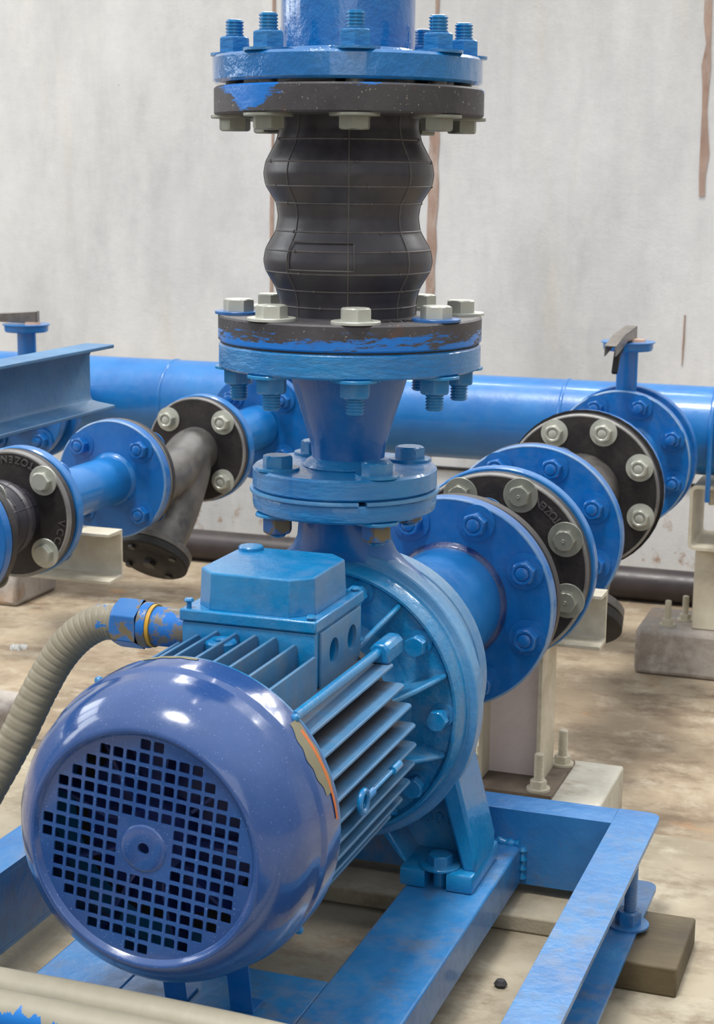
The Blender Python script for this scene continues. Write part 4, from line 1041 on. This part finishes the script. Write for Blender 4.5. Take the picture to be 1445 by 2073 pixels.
def sq_tube(x0, x1, y0, y1, z0, z1, t=0.007, r=0.014):
    def rr(a0, a1, b0, b1, r):
        out = []
        for cx, cz, s in ((a1 - r, b1 - r, 0), (a0 + r, b1 - r, 90), (a0 + r, b0 + r, 180), (a1 - r, b0 + r, 270)):
            for k in range(5): q = math.radians(s + 22.5 * k); out.append((cx + r * math.cos(q), cz + r * math.sin(q)))
        return out
    A = rr(x0, x1, z0, z1, r); B = rr(x0 + t, x1 - t, z0 + t, z1 - t, r - t * .6); n = len(A); vs = []
    for y in (y0, y1): vs += [(x, y, z) for x, z in A] + [(x, y, z) for x, z in B]
    fs = []
    for i in range(n):
        j = (i + 1) % n
        fs += [(i, j, 2 * n + j, 2 * n + i), (n + i, n + j, 3 * n + j, 3 * n + i), (i, j, n + j, n + i), (2 * n + i, 2 * n + j, 3 * n + j, 3 * n + i)]
    return MB().add(vs, fs)
sq_tube(0.104, 0.262, 2.055, 2.26, 0.0485, 0.2000).build('square_tube', M['white_steel'], ps3, 0)
mb = MB(); rr = HR + .006
mb.tube([(0.148, HY + rr * math.cos(a), HZ + rr * math.sin(a)) for a in [PI * k / 24 for k in range(25)]] + [(0.148, HY - rr, 0.17)], 0.006, 10)
mb.tube([(0.148, HY + rr, HZ), (0.148, HY + rr, 0.17)], 0.006, 10); mb.build('u_bolt', M['blue_header'], ps3)
mb = MB(); v, f = hex_mesh(0.026, 0.016); mb.add([(a + 0.148, b + 2.10, -c + 0.192) for a, b, c in v], f); mb.tube([(0.148, 2.10, 0.192), (0.148, 2.10, 0.150)], .007, 12); mb.build('clamp_nut', M['white_steel'], ps3)
for x, y in ((0.060, 2.10), (0.092, 2.16)): stud(ps3, x, y, -0.148, 0.060)

# dark pipe on the floor along the wall
mb = MB().lathe([(0.046, -3.2), (0.046, 1.2), (0.040, 1.2), (0.040, -3.2)], (0, 2.76, FZ + 0.047), X, 48, closed=True)
solo(mb, 'floor_pipe', M['pvc'], (-0.8, 2.76, FZ), 'dark brown pipe lying on the floor at the foot of the concrete wall', 'pipe')
CBZ = 0.042
mb = MB().tube([(-1.4, 2.944, CBZ), (0.2, 2.944, CBZ)], 0.005, 8)
solo(mb, 'black_cable', M['iron_dark'], (-0.6, 2.944, CBZ), 'thin black cable fixed along the wall below the blue header', 'cable')

# upper left channel beam with its leg (leg stands outside the picture)
cb = thing('channel_beam', (-0.60, 0.0, 0.0), 'light blue steel channel beam jutting in from the left border above the strainers', 'steel beam')
mb = MB(); t = .006
a = [(-0.622, 0.532), (-0.573, 0.532), (-0.573, 0.537), (-0.604, 0.541), (-0.612, 0.543), (-0.6155, 0.550), (-0.6155, 0.612), (-0.612, 0.620), (-0.604, 0.6225), (-0.573, 0.6255), (-0.573, 0.6310), (-0.622, 0.6310)]
mb.prism(a, (0, -0.60, 0), X, Z, Y, 1.135); mb.build('beam_section', M['blue_beam'], cb, 0.0014)
MB().box(-0.622, -0.573, -0.60, -0.55, 0.0, 0.531).build('beam_leg', M['blue_beam'], cb, 0.002)

# ------------------------------------------------------------------ conduit and hoses
cd = thing('flexible_conduit', (-0.28, -0.25, 0.0), 'ribbed grey flexible conduit curving down from the left side of the terminal box', 'cable conduit')
CY, CZ = -0.262, 0.4290
MB().lathe([(0, -0.0725), (0.0205, -0.0725), (0.0205, -0.112), (0, -0.112)], (0, CY, CZ), X, 40).build('steel_nipple', M['nipple'], cd)
MB().lathe([(0.015, -0.1115), (0.0225, -0.1115), (0.0225, -0.1155), (0.015, -0.1155)], (0, CY, CZ), X, 40, closed=True).build('seal_ring', M['yellow'], cd)
MB().lathe([(0.015, -0.1158), (0.0232, -0.1158), (0.0240, -0.118), (0.0240, -0.125), (0.015, -0.127)], (0, CY, CZ), X, 40, closed=True).build('collar', M['nipple'], cd)
mb = MB(); q = Vector((0, 0, 1)).rotation_difference(Vector((-1, 0, 0))); v, f = hex_mesh(0.0465, 0.030, hole=0.018)
mb.add([q @ Vector(p) + Vector((-0.126, CY, CZ)) for p in v], f); mb.build('gland_nut', M['orange_nut'], cd, 0.0012)
cpts = [(-0.150, CY, CZ), (-0.175, CY - .002, 0.427), (-0.200, CY - .006, 0.412), (-0.222, CY - .012, 0.386), (-0.240, CY - .022, 0.350), (-0.258, CY - .036, 0.305), (-0.278, CY - .052, 0.260), (-0.300, CY - .075, 0.215), (-0.335, CY - .11, 0.180), (-0.390, CY - .16, 0.142), (-0.448, CY - .21, 0.065), (-0.47, CY - .24, 0.0195)]
path = spline(cpts, 440)
MB().tube(path, 0.0185, 20, rf=lambda i: 0.0190 + 0.00030 * (1 if (i % 9) < 6 else -0.8)).build('conduit_sleeve', M['hose'], cd, smooth=70)

H1Y = -0.537
h1 = spline([(-0.60, H1Y - .03, 0.148), (-0.40, H1Y - .006, 0.149), (-0.15, H1Y, 0.149), (0.10, H1Y - .003, 0.149), (0.36, H1Y - .03, 0.148), (0.60, H1Y - .1, 0.147)], 200)
h2 = spline([(-0.60, H1Y - .0675, 0.148), (-0.40, H1Y - .044, 0.149), (-0.15, H1Y - .038, 0.149), (0.10, H1Y - .041, 0.149), (0.36, H1Y - .068, 0.148), (0.60, H1Y - .14, 0.147)], 200)
solo(MB().tube(h1, 0.0185, 24), 'hose', M['hose_plain'], (0, -0.52, 0.13), 'plain grey hose across the bottom left corner, nearer the fan cover', 'hose', 'grey hoses across the bottom corner')
M['hose_painted'] = paint('grey_hose_with_blue_paint', (166, 160, 142), (146, 140, 124), dust=(110, 98, 80), dust_amt=0.4, rough=0.45, bumpd=0.0005, bscale=60)
def paint_under():
    m = M['hose_painted']; nt = m.node_tree; b = [n for n in nt.nodes if n.type == 'BSDF_PRINCIPLED'][0]
    src = b.inputs['Base Color'].links[0].from_socket
    tc = [n for n in nt.nodes if n.type == 'TEX_COORD'][0]
    sep = nt.nodes.new('ShaderNodeSeparateXYZ'); nt.links.new(tc.outputs['Object'], sep.inputs[0])
    st = noise(nt, tc.outputs['Object'], 26, 3, 0.5, mapscale=(5, 0.4, 0.4))
    h = math_n(nt, 'ADD', math_n(nt, 'MULTIPLY', math_n(nt, 'SUBTRACT', st, 0.5), 0.035), math_n(nt, 'MULTIPLY', math_n(nt, 'ADD', sep.outputs[0], 0.13), -0.055))
    mask = math_n(nt, 'GREATER_THAN', h, math_n(nt, 'SUBTRACT', sep.outputs[2], 0.0290))
    nt.links.new(mix(nt, mask, src, lin((24, 112, 190))), b.inputs['Base Color'])
paint_under()
solo(MB().tube(h2, 0.0185, 24), 'hose', M['hose_painted'], (0, -0.55, 0.13), 'grey hose with blue paint on its flank at the very bottom left', 'hose', 'grey hoses across the bottom corner')

# ------------------------------------------------------------------ camera
f = 3400.0; roll = math.radians(0.6)
th, psi = math.radians(11.298874), math.radians(19.392054)
F = Vector((-math.sin(psi) * math.cos(th), math.cos(psi) * math.cos(th), -math.sin(th)))
R0 = Vector((math.cos(psi), math.sin(psi), 0)); U0 = R0.cross(F)
R = R0 * math.cos(roll) + U0 * math.sin(roll); U = -R0 * math.sin(roll) + U0 * math.cos(roll)
cam = bpy.data.cameras.new('camera'); co = bpy.data.objects.new('camera', cam); COL.objects.link(co)
co.matrix_world = Matrix(((R.x, U.x, -F.x, 0.6436), (R.y, U.y, -F.y, -1.785), (R.z, U.z, -F.z, 0.889), (0, 0, 0, 1)))
cam.sensor_fit = 'VERTICAL'; cam.sensor_height = 36.0; cam.sensor_width = 36.0; cam.lens = f / 2073 * 36
cam.clip_start = 0.05; cam.clip_end = 60
cam.dof.use_dof = True; cam.dof.focus_distance = 1.95; cam.dof.aperture_fstop = 18
SC.camera = co

# ------------------------------------------------------------------ light
w = bpy.data.worlds.new('world'); SC.world = w; w.use_nodes = True
nt = w.node_tree; bg = nt.nodes['Background']; bg.inputs[1].default_value = 1.0
wtc = nt.nodes.new('ShaderNodeTexCoord'); wsp = nt.nodes.new('ShaderNodeSeparateXYZ'); nt.links.new(wtc.outputs['Generated'], wsp.inputs[0])
wr = nt.nodes.new('ShaderNodeValToRGB'); nt.links.new(wsp.outputs[2], wr.inputs[0])
e = wr.color_ramp.elements
e[0].position = 0.0; e[0].color = (0.30, 0.29, 0.28, 1)
e[1].position = 0.95; e[1].color = (1.38, 1.42, 1.46, 1)
m1 = e.new(0.30); m1.color = (0.50, 0.515, 0.53, 1)
nt.links.new(wr.outputs[0], bg.inputs[0])
def area(name, loc, tgt, sx, sy, power, col=(1, 1, 1)):
    l = bpy.data.lights.new(name, 'AREA'); l.shape = 'RECTANGLE'; l.size = sx; l.size_y = sy; l.energy = power; l.color = col
    o = bpy.data.objects.new(name, l); COL.objects.link(o); o.location = loc
    o.rotation_euler = (Vector(tgt) - Vector(loc)).to_track_quat('-Z', 'Y').to_euler()
    return o
sun = bpy.data.lights.new('daylight', 'SUN'); sun.energy = 2.75; sun.angle = math.radians(11); sun.color = (1.0, 0.97, 0.92)
so = bpy.data.objects.new('daylight', sun); COL.objects.link(so)
so.rotation_euler = Vector((0.10, 0.30, -0.95)).to_track_quat('-Z', 'Y').to_euler()
area('added_front_fill', (2.6, -7.0, 2.4), (0, 0.6, 0.4), 4.0, 3.2, 45, (1.0, 0.98, 0.96))  # unseen area light added behind the camera for frontal fill
# clerestory windows over the back wall, two rows of panes
for r in range(3):
    for c in range(5):
        area('clerestory_pane', (-1.5 + c * 0.85, 3.3, 2.75 + r * 0.50), (0, 0, 0.3), 0.58, 0.26, 11, (1, 0.98, 0.95))
# tall side window on the left
for r in range(3):
    area('side_window_pane', (-4.2, -1.2 + r * 1.1, 2.3), (0, 0, 0.6), 0.9, 1.8, 26, (0.95, 0.98, 1.0))

SC.view_settings.view_transform = 'Standard'
try: SC.view_settings.look = 'None'
except Exception: pass
SC.view_settings.gamma = 1.0; SC.view_settings.use_curve_mapping = False
SC.view_settings.exposure = 0.0
for o in bpy.data.objects:
    if '_org' in o: del o['_org']
